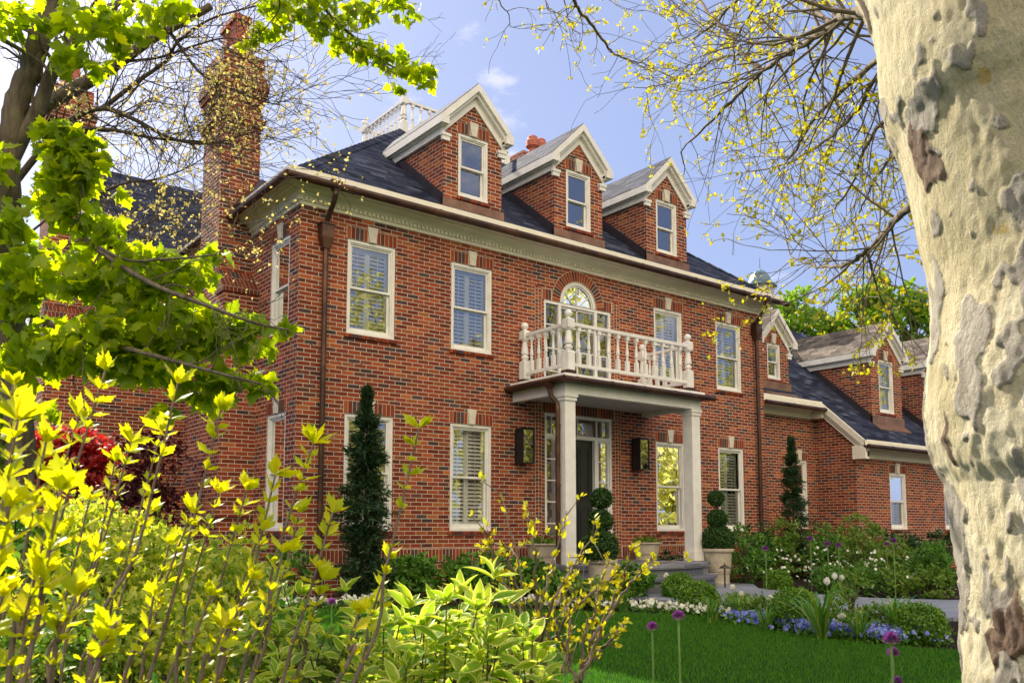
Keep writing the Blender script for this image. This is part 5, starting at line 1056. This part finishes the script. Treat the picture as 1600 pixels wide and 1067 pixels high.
fartree(20,560,120,330,26,'pale green tree far behind the maple at the left edge',5200,.22,group=None); fartree(-60,420,120,300,34,'tall pale green tree far left, mostly outside the frame',4000,.28,group=None)
# trees across the street behind the camera (seen only in the window panes)
def backtree(x,y,h,w_,label,n=4200):
    g_=np.array([x,y,0.]); t=thing('street_tree',label,'tree',g_,'trees across the street mirrored in the windows'); b=MB(); tt=[]
    b.tube([g_,g_+[.1,0,h*.3],g_+[0,.1,h*.5]],[.32,.24,.16],9)
    for k in range(7):
        a=k*.9+rng.uniform(0,.5); grow(b,g_+[0,0,h*rng.uniform(.25,.5)],np.array([math.cos(a)*.8,math.sin(a)*.8,rng.uniform(.5,1.1)]),h*.25,.12,2,tt,kids=4,wig=.2)
    b.build('trunk',M['twig'],t,recalc=False); P=np.array([q[0] for q in tt]); idx=rng.integers(0,len(P),n); leaves('crown',TOOTH,P[idx]+rng.normal(size=(n,3))*.55,.34,M['reflectleaf'],t,nb=.2)
for a in ((-6,-36,20,6,'leftmost broad spring tree across the street'),(9,-33,22,6,'second spring tree from the left across the street'),(21,-37,21,6,'third spring tree from the left across the street'),(33,-33,23,6,'fourth spring tree from the left across the street, opposite the drive'),(45,-36,22,6,'fifth spring tree from the left across the street'),(57,-32,21,6,'sixth spring tree from the left across the street'),(70,-36,24,6,'rightmost spring tree across the street')): backtree(*a)
for a in ((0,-55,'pale tree in the second row across the street, far left'),(26,-58,'pale tree in the second row across the street, left of centre'),(48,-54,'pale tree in the second row across the street, centre'),(72,-57,'pale tree in the second row across the street, right of centre'),(98,-54,'pale tree in the second row across the street, far right')):
    g_=np.array([a[0],a[1],0.]); t=thing('broadleaf_tree',a[2],'tree',g_,'second row of trees across the street'); b=MB(); b.tube([g_,g_+[0,0,9]],[.5,.2],8); b.build('trunk',M['twig'],t); cc,_=ell(60,(a[0],a[1],9),(9,5,9)); q=cc[rng.integers(0,len(cc),3500)]+rng.normal(size=(3500,3))*1.1; leaves('crown',TOOTH,q[q[:,2]>.3],.75,M['reflectleaf'],t,nb=.2)
b=MB(); P=[]; ht=thing('hedge','long green hedge across the street','hedge',(10,-24,0)); b.box(-25,75,-24.6,-23.6,0,1.2); b.build('twigs',M['darktwig'],ht); q=np.stack([rng.uniform(-25,75,16000),rng.uniform(-24.9,-23.3,16000),rng.uniform(0,1.7,16000)],1); leaves('leaves',OVAL3,q,.13,M['green2'],ht,nb=.2)
# ---------------------------------------------------------------- foreground shrubs
TOOTHN=fan([(.03,0),(.08,.12),(.17,.32),(.20,.42),(.30,.60),(.19,.62),(.20,.78),(.10,.82),(0,1.08),(-.10,.82),(-.20,.78),(-.19,.62),(-.30,.60),(-.20,.42),(-.17,.32),(-.08,.12),(-.03,0)],.2)
def stemshrub(root,tops,label,mat,leaf,lsize,step,lean,cat='shrub',stem='twig',thick=.006,name='flowering_shrub',ntop=9,nnode=4,maxdown=1.3):
    t=thing(name,label,cat,(root[0],root[1],gz(root[1]))); P=[];Y_=[];Z_=[];Sz=[]
    for x,y,d in tops:
        top=atD(x,y,d); g_=np.array([root[0],root[1],gz(root[1])])+rng.normal(size=3)*[.16,.16,0]; g_[2]=gz(root[1]); 
        low=atD(x-lean*(1067-y)-20,1090,d); mid=low if low[2]>g_[2]+.1 else (g_+top)/2
        line=dense([g_,mid,mid+(top-mid)*.5+rng.normal(size=3)*.010,top],8); m=len(line); b=MB(); b.tube(line,np.linspace(thick,thick*.35,m),7); b.build('stem',M[stem],t,recalc=False,smooth=True)
        L_=0; dist=0; k=0; prev=line[-1]; ax=nrm(line[-1]-line[-3]); nxt=0
        acc=0
        for j in range(m-1,0,-1):
            seg=line[j-1]-line[j]; sl=np.linalg.norm(seg); pos=0
            while nxt<=acc+sl:
                f=(nxt-acc)/sl; c=line[j]+seg*f; big=max(.5,1-.06*k)*(1.0 if k==0 else .95); nn=ntop if k==0 else nnode; a0=rng.uniform(0,6.28)
                u=nrm(np.cross(ax,[.3,.9,.1])); v=np.cross(ax,u)
                for q in range(nn):
                    a=a0+q*6.283/nn+rng.normal()*.25; out=math.cos(a)*u+math.sin(a)*v; w_=rng.uniform(.15,.8) if k==0 else rng.uniform(.4,1.1)
                    P.append(c+out*thick*.4); Y_.append(out*w_+ax*1.0+rng.normal(size=3)*.22); Z_.append(-out+ax*.6+rng.normal(size=3)*.5); Sz.append(lsize*big*rng.uniform(.38,1.25))
                k+=1; nxt+=step*rng.uniform(.75,1.3)*(.48 if nxt<2.2*step else 1.)
                if nxt>maxdown: break
            acc+=sl
            if nxt>maxdown: break
    cloud('leaves',leaf,P,basis(np.array(Y_),np.array(Z_)),np.array(Sz),M[mat],t); return t
T1=[(655,668,2.0),(490,692,2.1),(345,640,2.1),(278,598,1.9),(165,578,1.95),(252,672,2.2),(205,690,2.3),(430,742,2.0),(385,765,2.2),(342,770,2.3),(122,650,2.1),(520,800,2.1),(468,800,2.3),(560,958,1.8),(608,872,2.3),(300,800,2.1),(232,800,2.2),(140,780,2.1),(80,800,2.0),(442,862,2.0),(392,905,1.9),(505,905,2.2),(330,930,1.9),(190,860,2.3),(265,850,2.4),(150,860,2.2),(410,820,2.5),(240,930,2.0),(180,720,2.5),(350,980,1.9)]
r_=atD(270,1067,2.1); stemshrub((r_[0]-.1,r_[1]),T1,'tall foreground shrub of upright grey stems with clusters of bright yellow green young leaves','limeleaf',TOOTHN,.046,.072,.24,ntop=8,nnode=4)
T2=[(95,765,1.15),(28,655,1.2),(72,690,1.3),(15,790,1.1),(55,900,1.15),(118,930,1.2),(5,930,1.2),(20,600,1.5),(160,1000,1.2)]
r_=atD(20,1067,1.2); stemshrub((r_[0]-.05,r_[1]+.05),T2,'very near blurred shrub stems with yellow green leaves at the bottom left corner','limeleaf',TOOTHN,.042,.05,.15,thick=.005,nnode=5)
# budding shrub
r_=atD(858,1067,2.7); g0=np.array([r_[0],r_[1],gz(r_[1])]); t=thing('budding_shrub','shrub of bare pale twigs dotted with small yellow buds, in front of the lawn','shrub',g0)
B=[[(858,1120),(835,1020),(800,960),(768,845)],[(840,1040),(822,970),(815,900),(785,770)],[(835,1020),(838,930),(835,850),(822,790)],[(838,1000),(850,930),(868,860),(886,800)],[(842,1010),(870,930),(900,880),(935,822)],[(850,1050),(862,960),(895,900),(912,862)],[(905,1060),(915,990),(935,930),(952,870)],[(905,1060),(940,980),(970,910),(990,852)],[(920,1000),(965,940),(1000,895),(1018,868)],[(905,1060),(925,1000),(930,950),(922,905)],[(915,1045),(945,1010),(968,985),(976,973)],[(900,1067),(880,1010),(868,975),(905,930)],[(830,990),(800,930),(775,880),(762,830)],[(815,930),(795,880),(790,850),(748,858)],[(850,1060),(820,1040),(790,985),(740,930)],[(880,1050),(890,980),(884,930),(882,905)],[(862,1000),(900,950),(960,900),(972,905)]]
P=[];Y_=[]
b=MB()
for k,bl in enumerate(B):
    line=dense([atD(x,y,2.7+rng.normal()*.05) for x,y in bl],7); line=[p+rng.normal(size=3)*.004 for p in line]; m=len(line); b=MB(); b.tube(line if k else [g0]+line,np.linspace(.0065,.0016,m+(0 if k else 1)),6); 
    for j in range(3,m):
        if rng.random()<.8:
            ax=nrm(line[j]-line[j-1]); o_=nrm(np.cross(ax,rng.normal(size=3)))
            if rng.random()<.25: e_=line[j]+(o_+ax)*rng.uniform(.03,.09); b.tube([line[j],e_],[.002,.0012],4); c=e_
            else: c=line[j]
            for q in range(rng.integers(3,7)): P.append(c+rng.normal(size=3)*.004); Y_.append(ax*1.1+nrm(rng.normal(size=3))*.8)
    b.build('branch',M['twig'],t,recalc=False,smooth=True)
n=len(P); cloud('leaves',oval(.27,3,.1),P,basis(np.array(Y_),rdir(n)),rng.uniform(.011,.027,n),M['bud'],t)
# variegated dogwoods
def dogwood(label,tips_,root,size=.085,nl=11,mat='varieg'):
    g0=np.array([root[0],root[1],gz(root[1])]); t=thing('variegated_shrub',label,'shrub',g0); P=[];Y_=[];Z_=[];Sz=[]; b=MB()
    for x,y,d in tips_:
        e_=atD(x,y,d); b.tube(dense([g0,(g0+e_)/2+rng.normal(size=3)*.06,e_],4),np.linspace(.006,.0018,9),5); ax=nrm(nrm(e_-g0)+rng.normal(size=3)*.25+[0,0,.3])
        for lv in range(3):
            c=e_-ax*lv*.055; nn=nl if lv==0 else 5; u=nrm(np.cross(ax,rng.normal(size=3))); v=np.cross(ax,u); a0=rng.uniform(0,6)
            for q in range(nn if lv else 7):
                a=a0+q*6.283/(7 if lv==0 else nn); o_=math.cos(a)*u+math.sin(a)*v; P.append(c); Y_.append(o_*rng.uniform(.4,1.2)+ax*(.9 if lv==0 else .4)+rng.normal(size=3)*.25); Z_.append(ax*.8-o_*.5+rng.normal(size=3)*.55); Sz.append(size*rng.uniform(.55,1.05))
    b.build('stems',M['darktwig'],t,recalc=False); cloud('leaves',oval(.19,5,.3,fold=.5),P,basis(np.array(Y_),np.array(Z_)),np.array(Sz),M[mat],t)
tp=[(rng.uniform(620,860),0,0) for _ in range(46)]; tp=[(x,rng.uniform(940 if 650<x<790 else 985,1120),rng.uniform(2.15,2.9)) for x,_,_ in tp]+[(772,905,2.3),(720,930,2.5),(690,945,2.6),(640,950,2.5),(660,985,2.3),(815,985,2.4),(745,955,2.2),(790,945,2.4)]
r_=atD(740,1067,2.6); dogwood('variegated shrub with pale edged pointed leaves at bottom centre',tp,(r_[0],r_[1]))
tp=[(rng.uniform(380,640),rng.uniform(955,1130),rng.uniform(2.2,3.2)) for _ in range(50)]+[(440,905,2.9),(470,930,2.8),(540,925,3.0),(585,965,2.6),(600,935,3.0),(420,940,2.9)]
r_=atD(500,1067,2.7); dogwood('variegated shrub with pale edged leaves behind the upright grey stems',tp,(r_[0],r_[1]),.072)
# mixed sunlit shrubs behind
def massshrub(label,boxes,mat,T,size,n,name='leafy_shrub'):
    c0=atD(boxes[0][0],boxes[0][1],boxes[0][4]); t=thing(name,label,'shrub',(c0[0],c0[1],gz(c0[1]))); g0=np.array([c0[0],c0[1],gz(c0[1])]); P=[]; b=MB()
    for x,y,rx,ry,d in boxes:
        c=atD(x,y,d); s=1387/d; k=int(n/len(boxes)); cc,dd=ell(max(10,k//34),c,(rx/s,rx/s*.8,ry/s)); P.append(cc[rng.integers(0,len(cc),k)]+rng.normal(size=(k,3))*.045)
        for q in range(12): e_=cc[rng.integers(0,len(cc))]; b.tube([g0+(c-g0)*[1,1,0]*.8,(c+e_)/2,e_],[.006,.004,.002],4)
    b.build('stems',M['darktwig'],t,recalc=False); P=np.concatenate(P); P=P[P[:,2]>.1]; leaves('leaves',T,P,size,M[mat],t,dirbias=(0,0,1),bias=.3,nb=.25)
massshrub('mass of small leaved sunlit shrub at the lower left, behind the grey stems',[(170,900,90,70,3.6),(260,880,90,70,3.9),(350,920,80,80,3.7),(120,840,60,50,4.6),(200,1000,120,70,3.2),(330,1020,100,60,3.2)],'fine',OVAL3,.028,11000)
massshrub('pale green feathery shrub catching the sun behind the trunk of the maple',[(120,830,60,50,6.5),(190,850,60,50,6.6),(90,880,70,50,6.0),(250,870,60,45,6.4)],'fine',OVAL3,.05,3600)
massshrub('low leafy plants along the bottom edge between the shrubs',[(60,1010,90,70,2.8),(450,1050,80,50,2.9),(560,1060,90,50,3.0),(690,1075,100,40,2.7),(800,1080,70,40,2.8)],'green2',OVAL,.04,3600)
massshrub('dark shrubbery behind the foreground stems at the left edge',[(20,880,60,90,4.0),(60,960,80,70,3.8),(420,1000,70,60,4.2)],'green',OVAL,.05,2600)
